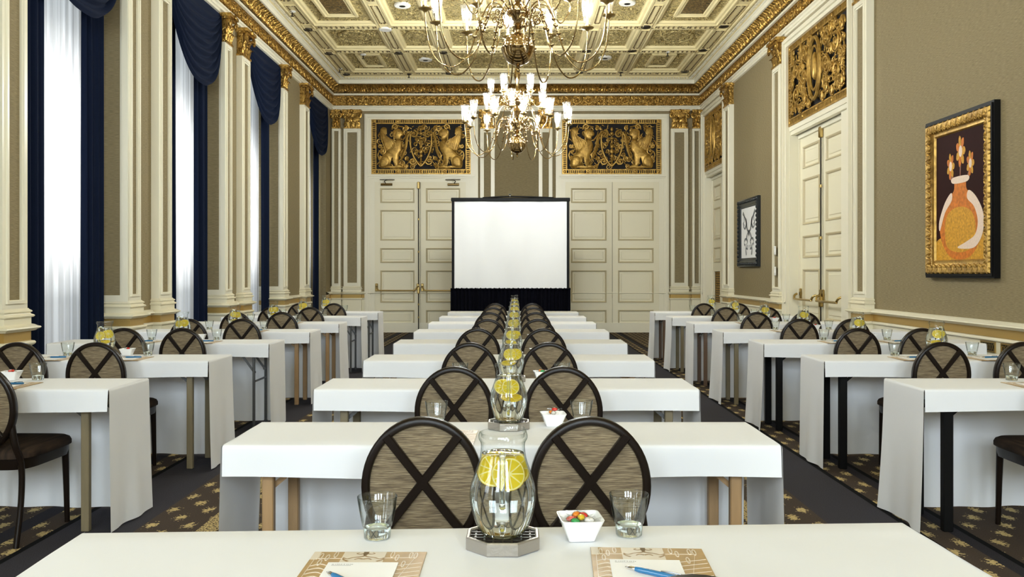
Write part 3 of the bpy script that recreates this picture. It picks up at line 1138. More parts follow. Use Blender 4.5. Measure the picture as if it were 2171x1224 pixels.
casing(BACK, -3.48, -.88, (-3.32, -1.05), di=(-3.24, -1.16))
casing(BACK, .90, 3.49, (1.04, 3.32), di=(1.12, 3.26))
d1 = door_leaf(BACK, -3.24, -2.205, .01)
d2 = door_leaf(BACK, -2.195, -1.16, .01)
d3 = door_leaf(BACK, 1.12, 2.185, .01)
d4 = door_leaf(BACK, 2.195, 3.26, .01)
push_bar(d1, BACK, -3.24, -2.205, .065)
push_bar(d2, BACK, -2.195, -1.16, .065)
rod(d1, BACK, -2.235, .065, 1.10, 3.33)
rod(d1, BACK, -2.235, .065, .05, .94)
closer(d1, BACK, -2.96, .065, 3.38, 1)
closer(d2, BACK, -1.44, .065, 3.38, -1)

# doors in the picture wall stand back in a deep reveal
for (a, b, z, gr) in ((11.46, 13.42, 0, None), (17.62, 19.40, 1, (3, 4))):
    TRIM_N[0] += 1
    t = struct(empty('trim_%d' % TRIM_N[0]))
    m = MB()
    o0, o1 = DOORWAYS[z]
    m.box(o0, o1, -.40, -.10, 3.50, 3.64)
    m.box(o0, o1, -.12, .0, 3.56, 3.64)
    m.box(o0, o1, -.12, -.02, 3.50, 3.56)
    m.box(o0, a, -.45, -.06, 0, 3.50)
    m.box(o1 - .02, o1, -.45, 0, 0, 3.56)
    if b < o1 - .02: m.box(b, o1, -.45, -.14, 0, 3.50)
    m.box(a, b, -.45, -.13, 3.44, 3.50)
    m.frame(o0 - .14, o1 + .14, -.3, 5.02, .14, 0, .05)
    m.frame(o0 - .10, o1 + .10, -.3, 4.98, .05, 0, .085)
    m.frame(o0 - .03, o1 + .03, -.3, 4.91, .038, -.05, .055)
    m.build('surround', M_IVORY, t, smooth=0, xf=RIGHT)
    c = (a + b) / 2
    dl = door_leaf(RIGHT, a, c - .005, -.22, inset=.13, grille=gr)
    dr = door_leaf(RIGHT, c + .005, b, -.22, inset=.13, grille=gr)
    if z == 0:
        push_bar(dl, RIGHT, a, c - .005, -.165)
        push_bar(dr, RIGHT, c + .005, b, -.165)
        rod(dl, RIGHT, c, -.165, 1.12, 3.36)
        rod(dl, RIGHT, c, -.165, .05, .92)
    MB().box(o0, o1, -.45, -.40, 0, 3.60).build('back_panel', M_CREAM, t, smooth=0, xf=RIGHT)
    MB().box(o0, o1, -.45, -.13, 3.60, 5.0).build('grille_recess', M_BLACKHOLE, t, smooth=0, xf=RIGHT)


# ------------------------------------------------------------------ gilded grilles over the doors
def spiral(cu, cz, r0, turns, a0, sgn, v, n=26, r1=.12):
    return [(cu + r0 * (1 - (1 - r1) * k / n) * cos(a0 + sgn * turns * 2 * pi * k / n), v, cz + r0 * (1 - (1 - r1) * k / n) * sin(a0 + sgn * turns * 2 * pi * k / n)) for k in range(n + 1)]


def grille_border(W_, H_, t, F):
    bw = .115
    m = MB()
    m.frame(-W_ / 2, W_ / 2, 0, H_, .025, .0, .045)
    m.frame(-W_ / 2 + bw - .022, W_ / 2 - bw + .022, bw - .022, H_ - bw + .022, .022, 0, .045)
    sp = .0425
    nblk = 4
    ux = [(-W_ / 2 + bw / 2) + (W_ - bw) * k / nblk for k in range(nblk + 1)]
    for zc in (bw / 2, H_ - bw / 2):
        for u in ux:
            m.box(u - .05, u + .05, .0, .04, zc - .045, zc + .045)
            m.lathe([(.001, 0), (.014, .016), (.028, .004), (.036, .012), (.04, 0)], c=(u, .04, zc), n=10, ax='y') if False else m.ell((u, .042, zc), (.034, .014, .034), 10, 5)
        k = -W_ / 2 + bw
        while k < W_ / 2 - bw:
            if min(abs(k - u) for u in ux) > .06: m.box(k - .0105, k + .0105, .005, .035, zc - .04, zc + .04)
            k += sp
    for uc in (-W_ / 2 + bw / 2, W_ / 2 - bw / 2):
        m.box(uc - .045, uc + .045, 0, .04, H_ / 2 - .045, H_ / 2 + .045)
        m.ell((uc, .042, H_ / 2), (.032, .014, .032), 10, 5)
        k = bw
        while k < H_ - bw:
            if abs(k - H_ / 2) > .055: m.box(uc - .04, uc + .04, .005, .035, k - .0105, k + .0105)
            k += sp
    m.build('slotted_border', M_GILT_SMOOTH, t, smooth=40, xf=F)


GRILLE_LION = {
    'wing': [(600, 700), (572, 640), (552, 580), (545, 525), (556, 490), (580, 478), (605, 486), (612, 506), (596, 512), (592, 540), (615, 570), (655, 590), (700, 610), (712, 650), (690, 690), (640, 705)],
    'body': [(700, 590), (735, 600), (755, 640), (752, 690), (728, 730), (722, 790), (718, 850), (690, 852), (684, 800), (672, 760), (650, 790), (640, 835), (600, 855), (555, 858), (542, 820), (548, 770), (575, 735), (610, 705), (650, 650)],
    'head': [(668, 520), (690, 498), (725, 495), (752, 512), (768, 536), (765, 556), (750, 566), (738, 580), (742, 598), (712, 604), (688, 590), (668, 556)],
    'paw': [(690, 846), (700, 826), (735, 824), (758, 838), (766, 856), (560, 858), (600, 836)],
    'haunch': [(556, 840), (552, 790), (575, 752), (615, 745), (640, 775), (640, 815), (615, 845), (580, 852)],
}


def lion_grille(name, uc, label):
    W_, H_ = 2.27, 1.27
    t = empty(name, (uc, YB - .01, 3.62), label, 'grille', 'gilded grilles over the far doors')
    FX = lambda u, v, z: (u, -v, z)
    MB().box(-W_ / 2, W_ / 2, -.0, .008, 0, H_).build('backing', M_BLACKHOLE, t, smooth=0, xf=FX)
    grille_border(W_, H_, t, FX)
    k_ = .002475
    T = lambda x, y: ((x - 927) * k_, (915 - y) * k_)
    for s in (1, -1):
        m = MB()
        for nm, d0, d1 in (('wing', .02, .075), ('body', .02, .085), ('haunch', .05, .10), ('head', .02, .10), ('paw', .02, .07)):
            poly = [(s * T(*p)[0], T(*p)[1]) for p in GRILLE_LION[nm]]
            sm = [(q[0], q[2]) for q in spline([(p[0], 0, p[1]) for p in poly], 3, closed=True)]
            m.dome(sm, d0, d1, rim=.45)
        # feathers, mane and the line of the leg
        for i in range(7):
            t0 = i / 6
            p0 = T(600 + 95 * t0, 690 - 25 * t0)
            p1 = T(566 + 120 * t0, 600 - 5 * t0 + 20 * t0 * t0)
            p2 = T(556 + 60 * t0, 500 + 75 * t0)
            m.tube(spline([(s * p0[0], .07, p0[1]), (s * p1[0], .085, p1[1]), (s * p2[0], .07, p2[1])], 4), lambda q: .013 * (1 - .5 * q), n=5)
        for i in range(6):
            p0, p1 = T(690 - i * 3, 505 + i * 16), T(672 + i * 4, 530 + i * 16)
            m.tube([(s * p0[0], .095, p0[1]), (s * (p0[0] + p1[0]) / 2 - s * .01, .10, (p0[1] + p1[1]) / 2), (s * p1[0], .085, p1[1])], .010, n=5)
        for (x, y, r) in ((748, 540, .012), (757, 556, .010), (724, 520, .014)):
            p = T(x, y)
            m.ell((s * p[0], .10, p[1]), (r, .012, r), 8, 5)
        m.build('winged_lion', M_GILT_SMOOTH, t, smooth=50, xf=FX)
    # leafage filling the ground between the figures
    m = MB()
    rnd = random.Random(5 if uc < 0 else 6)
    for k in range(150):
        u, z = rnd.uniform(-.95, .95), rnd.uniform(.16, 1.12)
        m.ell((u, .018, z), (.012, .012, rnd.uniform(.028, .055)), 6, 4, Matrix.Rotation(rnd.uniform(0, pi), 3, 'Y'))
    for k in range(85):
        u, z = rnd.uniform(-.95, .95), rnd.uniform(.17, 1.1)
        m.tube(spiral(u, z, rnd.uniform(.045, .08), 1.4, rnd.uniform(0, 6), rnd.choice((-1, 1)), .022, n=16), lambda q: .015 * (1 - .4 * q), n=5)
    # shield with its crown of volutes
    for s in (1, -1):
        pts = [(s * T(x, y)[0], .06, T(x, y)[1]) for (x, y) in ((832, 545), (828, 610), (836, 680), (862, 755), (900, 815), (927, 842))]
        m.tube(spline(pts, 5), .022, n=6)
        c = T(862, 545)
        m.tube(spiral(s * c[0], c[1], .085, 1.5, pi / 2 + (0 if s > 0 else 0), -s, .075), lambda q: .024 * (1 - .45 * q), n=6)
        pts = [(s * T(x, y)[0], .055, T(x, y)[1]) for (x, y) in ((845, 515), (805, 560), (790, 640), (770, 720), (745, 770), (720, 800))]
        m.tube(spline(pts, 4), lambda q: .036 * (.35 + sin(pi * min(1, q * 1.1)) * .75), n=6)
        for (x, y, r, a0) in ((850, 795, .085, 0), (775, 845, .055, 1.2), (570, 705, .09, 2.0), (548, 655, .05, .6), (690, 480, .07, 3.4), (790, 490, .055, 2.2), (545, 765, .045, 1.6), (800, 770, .05, 4.0)):
            c = T(x, y)
            m.tube(spiral(s * c[0], c[1], r, 1.4, a0 if s > 0 else pi - a0, -s, .05), lambda q: .02 * (1 - .4 * q), n=5)
            m.ell((s * c[0], .05, c[1]), (r * .28, .02, r * .28), 8, 5)
        for (x0, y0, x1, y1, x2, y2) in ((870, 760, 820, 800, 780, 850), (760, 600, 790, 560, 800, 520), (655, 500, 700, 470, 760, 480), (545, 700, 530, 740, 545, 790), (640, 850, 680, 862, 780, 858), (770, 690, 740, 745, 760, 800)):
            m.tube(spline([(s * T(x0, y0)[0], .045, T(x0, y0)[1]), (s * T(x1, y1)[0], .055, T(x1, y1)[1]), (s * T(x2, y2)[0], .045, T(x2, y2)[1])], 5), lambda q: .017 * (1.1 - .5 * q), n=5)
        # leafy scrolls inside the shield
        for (x, y, r, a0) in ((880, 640, .055, .5), (886, 700, .05, 3.6), (895, 600, .04, 1.0)):
            c = T(x, y)
            m.tube(spiral(s * c[0], c[1], r, 1.3, a0 if s > 0 else pi - a0, s, .05), lambda q: .016 * (1 - .4 * q), n=5)
    for (y, w, h) in ((500, .035, .05), (540, .045, .04), (585, .06, .03), (615, .025, .06), (660, .04, .05), (705, .05, .06), (745, .045, .045), (785, .025, .07), (820, .03, .03)):
        c = T(927, y)
        m.ell((c[0], .055, c[1]), (w, .03, h), 8, 6)
    m.build('shield_scrollwork', M_GILT_SMOOTH, t, smooth=50, xf=FX)


lion_grille('transom_grille', -2.185, 'gilded grille with winged lions and shield, over the far doors with brass push bars')
lion_grille('transom_grille', 2.18, 'gilded grille with winged lions and shield, over the far doors without push bars')


def scroll_grille(uc, W_, label, seed):
    H_ = 1.26
    t = empty('transom_grille', (XW - .02, uc, 3.63), label, 'grille', 'gilded scroll grilles over the doors in the picture wall')
    FX = lambda u, v, z: (-v, u, z)
    MB().box(-W_ / 2, W_ / 2, -.06, -.05, 0, H_).build('backing', M_BLACKHOLE, t, smooth=0, xf=FX)
    grille_border(W_, H_, t, lambda u, v, z: (-v + .05, u, z))
    m = MB()
    wi, hi = W_ / 2 - .14, H_ - .28
    rnd = random.Random(seed)
    # tall oval medallion
    for r, th in ((1.0, .03), (.72, .018)):
        m.tube([(wi * .22 * r * cos(q), .02, H_ / 2 + hi * .44 * r * sin(q)) for q in [2 * pi * k / 28 for k in range(28)]], th, n=6, closed=True)
    m.dome([(.07 * cos(q), H_ / 2 + .03 + .20 * sin(q)) for q in [2 * pi * k / 16 for k in range(16)]], .0, .05)
    for s in (-1, 1):
        for (x, z, r, a0, sg) in ((.40, .80, .17, 0, 1), (.40, .45, .17, pi, -1), (.40, .14, .12, .5, 1), (.72, .66, .19, 2.0, -1), (.72, .28, .18, 4.0, 1), (.92, .86, .11, 1.0, 1), (.90, .10, .10, 3.0, -1), (.56, .93, .09, 2, 1), (.58, .04, .08, 1, -1), (.93, .47, .09, 2.4, 1), (.25, .95, .07, 1, 1), (.25, .04, .07, 1, -1), (.56, .36, .09, 0, 1), (.56, .62, .08, 2, -1)):
            u, zz, rr = s * x * wi, .14 + z * hi, r * .72
            m.tube(spiral(u, zz, rr, 1.6, a0 if s > 0 else pi - a0, s * sg, .01, n=22), lambda q: .026 * (1 - .4 * q), n=5)
            m.ell((u, .015, zz), (rr * .24, .022, rr * .24), 8, 5)
            for k in range(3):
                a = a0 + k * 1.9
                m.ell((u + rr * 1.05 * cos(a), .005, zz + rr * 1.05 * sin(a)), (.018, .018, .05), 6, 4, Matrix.Rotation(-a, 3, 'Y'))
        for k in range(46):
            m.tube(spiral(s * rnd.uniform(.2, .96) * wi, .17 + rnd.random() * (hi - .05), rnd.uniform(.045, .085), 1.4, rnd.uniform(0, 6), rnd.choice((-1, 1)), .004, n=14), lambda q: .016 * (1 - .4 * q), n=5)
        for k in range(130):
            m.ell((s * rnd.uniform(.06, 1) * wi, .0, .14 + rnd.random() * hi), (.013, .014, rnd.uniform(.03, .06)), 6, 4, Matrix.Rotation(rnd.uniform(0, pi), 3, 'Y'))
    m.build('scrollwork', M_GILT_SMOOTH, t, smooth=50, xf=FX)


scroll_grille(12.2, 2.50, 'gilded scrollwork grille over the doors between the two framed pictures', 3)
scroll_grille(18.5, 1.88, 'gilded scrollwork grille over the doors in the far corner of the picture wall', 5)

# ------------------------------------------------------------------ windows, sheers, drapes, swags
ORD = ['far-corner', 'third', 'second', 'closest']


def fold_sheet(x, y0, y1, z0, z1, amp, waves, seed, n=None, nz=10, side=0.0, taper=0.0):
    rnd = random.Random(seed)
    n = n or int(waves * 9)
    ph = [rnd.uniform(-.5, .5) for _ in range(n + 1)]
    R = []
    for k in range(nz + 1):
        t = k / nz
        row = []
        for i in range(n + 1):
            u = i / n
            w = sin(u * waves * 2 * pi + .5 * sin(u * 9 + seed)) + .35 * sin(u * waves * 4.4 * pi + seed + t)
            yy = y0 + (y1 - y0) * u + taper * (1 - t) * (.5 - u) * .0 + side * sin(pi * t) * .03
            row.append((x + amp * w * (.75 + .25 * (1 - t)) + .006 * ph[i], yy, z0 + (z1 - z0) * t))
        R.append(row)
    return MB().rows(R)


for i, (a, b) in enumerate(WINDOWS):
    wn = struct(empty('window_%d' % (i + 1)))
    m = MB()
    X0 = -4.80
    F_ = lambda u, v, z: (X0 + v, u, z)
    m.frame(a, b, 0.02, ZT, .09, 0, .06)
    m.box((a + b) / 2 - .03, (a + b) / 2 + .03, 0, .05, .05, ZT)
    for z in (1.3, 2.6, 3.9): m.box(a, b, .005, .045, z - .02, z + .02)
    m.build('window_frame', M_CREAM, wn, smooth=0, xf=F_)
    MB().box(a + .02, b - .02, .02, .026, .05, ZT - .02).build('pane', M_PANE, wn, smooth=0, xf=F_)
    if i >= 6: continue
    vis = i < 4
    pos = ORD[i] if vis else ('sixth' if i == 4 else 'seventh')
    wl_ = ('%s window' % pos)
    t = fold_sheet(-4.60, a + .01, b - .01, .015, ZT - .06, .026, 15, 3 + i, n=150, nz=8).build('sheer_curtain', M_SHEER, smooth=80)
    tag(t, 'white sheer curtain glowing with daylight in the %s' % wl_, 'curtain', 'white sheers at the windows')
    m = fold_sheet(-4.42, a + .01, a + .72, .015, ZT - .06, .032, 5.2, 11 + i, n=60, nz=10)
    tag(m.build('drape', M_VELVET, smooth=80), 'navy velvet drape on the near side of the %s' % wl_, 'curtain', 'navy drapes at the windows')
    m = fold_sheet(-4.42, b - .46, b - .035, .015, ZT - .06, .034, 3.6, 21 + i, n=44, nz=10)
    tag(m.build('drape', M_VELVET, smooth=80), 'navy velvet drape on the far side of the %s' % wl_, 'curtain', 'navy drapes at the windows')
    # swag: one deep loop of cloth with folds that follow the loop
    nu, nv = 44, 54
    drop = 1.19
    R = []
    for k in range(nv + 1):
        v = k / nv
        row = []
        for j in range(nu + 1):
            u = j / nu
            s = 2 * u - 1
            # loops tighten from a nearly straight top edge to a deep U
            dz = (1 - abs(s) ** 2.7) ** .62
            z = ZT - .03 - drop * v * dz - .0 * v
            belly = .10 * v * (1 - s * s) ** .6
            fold = .036 * sin(v * 2 * pi * 8.5 + .8 * s) * min(1, v * 3) * (1 - abs(s) ** 3 * .6)
            hem = -.03 * max(0, (v - .93) / .07) ** 2
            yy = (a + b) / 2 + (b - a) * .5 * s * (1 - .07 * v * (1 - s * s))
            row.append((-4.225 + belly + fold + hem, yy, z))
        R.append(row)
    tag(MB().rows(R).build('swag_curtain', M_VELVET, smooth=80), 'navy velvet swag looped across the top of the %s' % wl_, 'swag', 'navy swags over the windows')

# ------------------------------------------------------------------ projection screen
sx0, sx1, sd = -1.273, 1.04, 17.0
t = empty('projection_screen', ((sx0 + sx1) / 2, sd, 0), 'white projection screen with black border and pleated black skirt, before the far wall', 'screen')
w2 = (sx1 - sx0) / 2
zt, zb = 2.83, 1.05
m = MB()
R = []
for k in range(9):
    z = zb + (zt - .06 - zb) * k / 8
    R.append([(-w2 + .045 + (2 * w2 - .09) * j / 40, .012 * sin(j * .42 + k * .12) * (1 - .5 * k / 8) + .004 * sin(j * 1.1), z) for j in range(41)])
m.rows(R).build('screen_sheet', M_SCREEN, t, smooth=80)
m = MB()
m.bbox(-w2, -w2 + .05, -.03, .03, .05, zt, .006)
m.bbox(w2 - .05, w2, -.03, .03, .05, zt, .006)
m.bbox(-w2 - .015, w2 + .015, -.035, .035, zt - .06, zt + .01, .01)
m.build('border', M_BLACK, t, smooth=30)
m = MB()
m.tube(spline([(-.55, 0, zt + .01), (-.2, 0, zt + .03), (.0, 0, zt + .035), (.3, 0, zt + .03), (.85, 0, zt + .01)], 5), .016, n=8)
m.build('carry_strap', M_BLACK, t, smooth=50)
MB().lathe([(.012, 0), (.012, .04), (.035, .05), (.04, .065), (.02, .08), (.012, .10), (.001, .105)], c=(-.012, 0, zt + .02), n=14).build('hanger_knob', M_CHROME, t, smooth=40)
m = fold_sheet(0, 0, 1, 0, 1, .03, 30, 5, n=240, nz=6)
m.v = [(-w2 - .02 + (2 * w2 + .04) * p[1], -.07 + p[0], .02 + (zb - .02) * p[2]) for p in m.v]
m.build('skirt', M_BLACKCLOTH, t, smooth=80)
m = MB()
for j in range(70):
    u = -w2 - .02 + (2 * w2 + .04) * (j + .5) / 70
    m.ell((u, -.07, zb - .005), (.021, .035, .02 + .006 * sin(j * 2.3)), 6, 4)
m.build('skirt_gather', M_BLACKCLOTH, t, smooth=60)

# ------------------------------------------------------------------ framed pictures on the picture wall
FP = lambda u, v, z: (-v, u, z)
# large picture: a plain stand-in of forms in orange, cream and maroon
y0, y1, z0, z1 = 7.575, 8.845, 1.312, 2.885
t = empty('framed_picture', (XW - .002, (y0 + y1) / 2, z0), 'large picture in a black and gold leaf-carved frame, orange and cream forms on maroon', 'picture')
W_, H_ = y1 - y0, z1 - z0
FQ = lambda u, v, z: (-v, -u, z)
M_ART = {
    'maroon': plain('paint_maroon', (0.026, 0.006, 0.005), rough=0.6, spec=0.06, vary=.25, vscale=3),
    'orange': plain('paint_orange', (0.58, 0.17, 0.018), rough=0.55, spec=0.2, vary=.7, vscale=26),
    'amber': plain('paint_amber', (0.66, 0.30, 0.025), rough=0.55, spec=0.2, vary=.7, vscale=40),
    'cream': plain('paint_cream', (0.80, 0.63, 0.51), rough=0.55, spec=0.2, vary=.18, vscale=60),
    'rust': plain('paint_rust', (0.25, 0.07, 0.015), rough=0.35, vary=.3, vscale=10),
}
m = MB()
m.frame(-W_ / 2, W_ / 2, 0, H_, .03, 0, .055)
m.frame(-W_ / 2 + .02, W_ / 2 - .02, .02, H_ - .02, .02, 0, .068)
m.build('outer_moulding', M_BLACK, t, smooth=0, xf=FQ)
m = MB()
m.rings(-W_ / 2 + .036, W_ / 2 - .036, .036, H_ - .036, [(0, .05), (.02, .085), (.06, .08), (.09, .05), (.115, .045), (.13, .05), (.14, .03)], cap=False)


def leaf_row(m, a, b, fn, n, flip):
    for i in range(n):
        p = a + (b - a) * (i + .5) / n
        for (dp, l, r, t) in ((-.018, .03, .042, .5), (.018, .03, .042, -.5), (0, .06, .034, 0), (-.028, .068, .026, .9), (.028, .068, .026, -.9)):
            u, v, z = fn(p + dp, l, .072)
            m.ell((u, v, z), (.013, .016, r) if not flip else (.013, .016, r), 8, 5, Matrix.Rotation((t if not flip else t + pi / 2), 3, 'Y'))


leaf_row(m, .07, H_ - .07, lambda p, l, v: (-W_ / 2 + .045 + l, v, p), 15, True)
leaf_row(m, .07, H_ - .07, lambda p, l, v: (W_ / 2 - .045 - l, v, p), 15, True)
leaf_row(m, -W_ / 2 + .07, W_ / 2 - .07, lambda p, l, v: (p, v, .045 + l), 12, False)
leaf_row(m, -W_ / 2 + .07, W_ / 2 - .07, lambda p, l, v: (p, v, H_ - .045 - l), 12, False)
m.build('gilt_moulding', M_GILT_SMOOTH, t, smooth=40, xf=FQ)
cw, ch = W_ / 2 - .17, H_ - .34
A = lambda x, y: (x * cw, .17 + y * ch)          # x in -1..1, y in 0..1
MB().box(-cw - .01, cw + .01, .02, .028, .16, H_ - .16).build('canvas', M_ART['maroon'], t, smooth=0, xf=FQ)


def shape(name, pts, key, layer):
    sm = [(q[0], q[2]) for q in spline([(A(*p)[0], 0, A(*p)[1]) for p in pts], 5, closed=True)]
    MB().prism(sm, .0275, .0285 + .0004 * layer, 'xz').build(name, M_ART[key], t, smooth=0, xf=FQ)


shape('painted_shape', [(-1, .0), (-1, .15), (-.5, .19), (.2, .17), (1, .20), (1, .0)], 'amber', 0)
shape('painted_shape', [(-.34, .02), (-.74, .14), (-.84, .30), (-.62, .46), (-.26, .54), (-.20, .62), (.20, .62), (.26, .54), (.62, .46), (.84, .30), (.74, .14), (.34, .02)], 'orange', 1)
shape('painted_shape', [(-.50, .10), (-.62, .22), (-.56, .34), (-.30, .40), (.1, .41), (.46, .36), (.60, .24), (.46, .10), (.0, .06)], 'amber', 2)
shape('painted_shape', [(-.28, .60), (-.30, .645), (.30, .645), (.28, .60)], 'cream', 3)
shape('painted_shape', [(.34, .53), (.62, .47), (.88, .34), (.86, .20), (.60, .10), (.20, .085), (-.10, .10), (.25, .14), (.58, .19), (.68, .29), (.54, .40), (.28, .47)], 'cream', 3)
shape('painted_shape', [(-.36, .53), (-.62, .46), (-.86, .32), (-.84, .24), (-.62, .38), (-.34, .47)], 'cream', 3)
for (fx, fy, fr) in ((-.38, .74, .17), (.02, .84, .20), (.40, .73, .16)):
    shape('painted_shape', [(fx - .03, .64), (fx * .7, .64), (fx + .02, fy), (fx - .02, fy)], 'rust', 2)
    for k in range(7):
        q = 2 * pi * k / 7
        shape('painted_shape', [(fx + fr * .95 * cos(q + e) * f, fy + fr * .62 * sin(q + e) * f) for (f, e) in ((.2, -.5), (.75, -.35), (1.0, 0), (.75, .35), (.2, .5))], 'orange' if k % 2 else 'amber', 3)
    shape('painted_shape', [(fx + fr * .34 * cos(q), fy + fr * .22 * sin(q)) for q in [2 * pi * k / 8 for k in range(8)]], 'cream', 4)

# small picture with a grey scroll print
y0, y1, z0, z1 = 15.02, 16.38, 1.475, 2.715
t = empty('framed_picture', (XW - .002, (y0 + y1) / 2, z0), 'smaller picture in a black carved frame, grey scroll print on white', 'picture')
W_, H_ = y1 - y0, z1 - z0
m = MB()
m.rings(-W_ / 2, W_ / 2, 0, H_, [(0, 0), (0, .05), (.03, .065), (.09, .05), (.12, .03), (.15, .035), (.16, .02)], cap=False)
for (n, fn) in ((16, lambda k: (-W_ / 2 + .05, H_ * k)), (16, lambda k: (W_ / 2 - .05, H_ * k)), (16, lambda k: (-W_ / 2 + W_ * k, .05)), (16, lambda k: (-W_ / 2 + W_ * k, H_ - .05))):
    for i in range(n):
        u, z = fn((i + .5) / n)
        m.ell((u, .06, z), (.03, .018, .03), 8, 5)
m.build('carved_frame', plain('carved_black', (0.012, 0.016, 0.02), rough=0.35), t, smooth=40, xf=FQ)
MB().box(-W_ / 2 + .14, W_ / 2 - .14, .012, .02, .14, H_ - .14).build('print_sheet', M_PAPER, t, smooth=0, xf=FQ)
m = MB()
for s in (-1, 1):
    for (pts, w) in (([(.06, .55), (.16, .62), (.24, .78), (.34, .86), (.44, .92), (.52, .97)], .05), ([(.30, .84), (.22, .72), (.34, .62), (.44, .66), (.42, .72)], .045), ([(.06, .55), (.14, .48), (.20, .40), (.12, .34), (.20, .26), (.26, .16), (.22, .05)], .04),
                    ([(.20, .40), (.34, .38), (.40, .30), (.30, .26)], .035), ([(.06, .57), (.0, .52), (.04, .47)], .05), ([(.22, .20), (.12, .18), (.08, .26)], .03), ([(.44, .92), (.40, .80), (.50, .72)], .03)):
        P = [(s * p[0] * (W_ - .34) * .78, .0215, .17 + p[1] * (H_ - .38)) for p in pts]
        sp = spline(P, 6)
        L_ = []
        for i, p in enumerate(sp):
            d = (sp[min(i + 1, len(sp) - 1)] - sp[max(i - 1, 0)])
            nrm = Vector((-d.z, 0, d.x)).normalized() * w * (.35 + .65 * abs(sin(pi * i / (len(sp) - 1) * 1.6))) * .7
            L_.append([p - nrm, p + nrm])
        m.rows(L_)
m.build('scroll_print', plain('grey_ink', (0.16, 0.17, 0.18), rough=0.6), t, smooth=0, xf=FQ)

# switches on the pilaster and brass registers low on the picture wall
for (z, lab) in ((1.72, 'upper small white switch plate on the pilaster beside the smaller picture'), (1.39, 'lower small white switch plate on the pilaster beside the smaller picture')):
    t = empty('light_switch', (XW - .105, 13.82, z), lab, 'switch')
    MB().bbox(-.045, .045, 0, .012, -.07, .07, .004).build('plate', M_WHITEPL, t, smooth=30, xf=FP)
    MB().bbox(-.015, .015, .012, .02, -.03, .03, .003).build('rocker', M_WHITEPL, t, smooth=30, xf=FP)
for (y, lab) in ((7.73, 'small bronze wall register below the large picture, farther from the camera'), (7.40, 'small bronze wall register below the large picture, closer to the camera')):
    t = empty('wall_register', (XW - .02, y, .655), lab, 'register', 'bronze registers in the wainscot')
    m = MB()
    m.frame(-.12, .12, 0, .095, .014, 0, .014)
    m.build('register_frame', M_BRASS_DULL, t, smooth=0, xf=FP)
    MB().box(-.11, .11, -.0, .003, .01, .085).build('register_back', M_BLACKHOLE, t, smooth=0, xf=FP)
    m = MB()
    for k in range(6):
        m.tube([(-.09 + k * .036 + .016 * cos(q), .006, .047 + .026 * sin(q)) for q in [2 * pi * h / 8 for h in range(8)]], .005, n=4, closed=True)
    m.build('register_grate', M_BRASS_DULL, t, smooth=40, xf=FP)

# ------------------------------------------------------------------ chandeliers


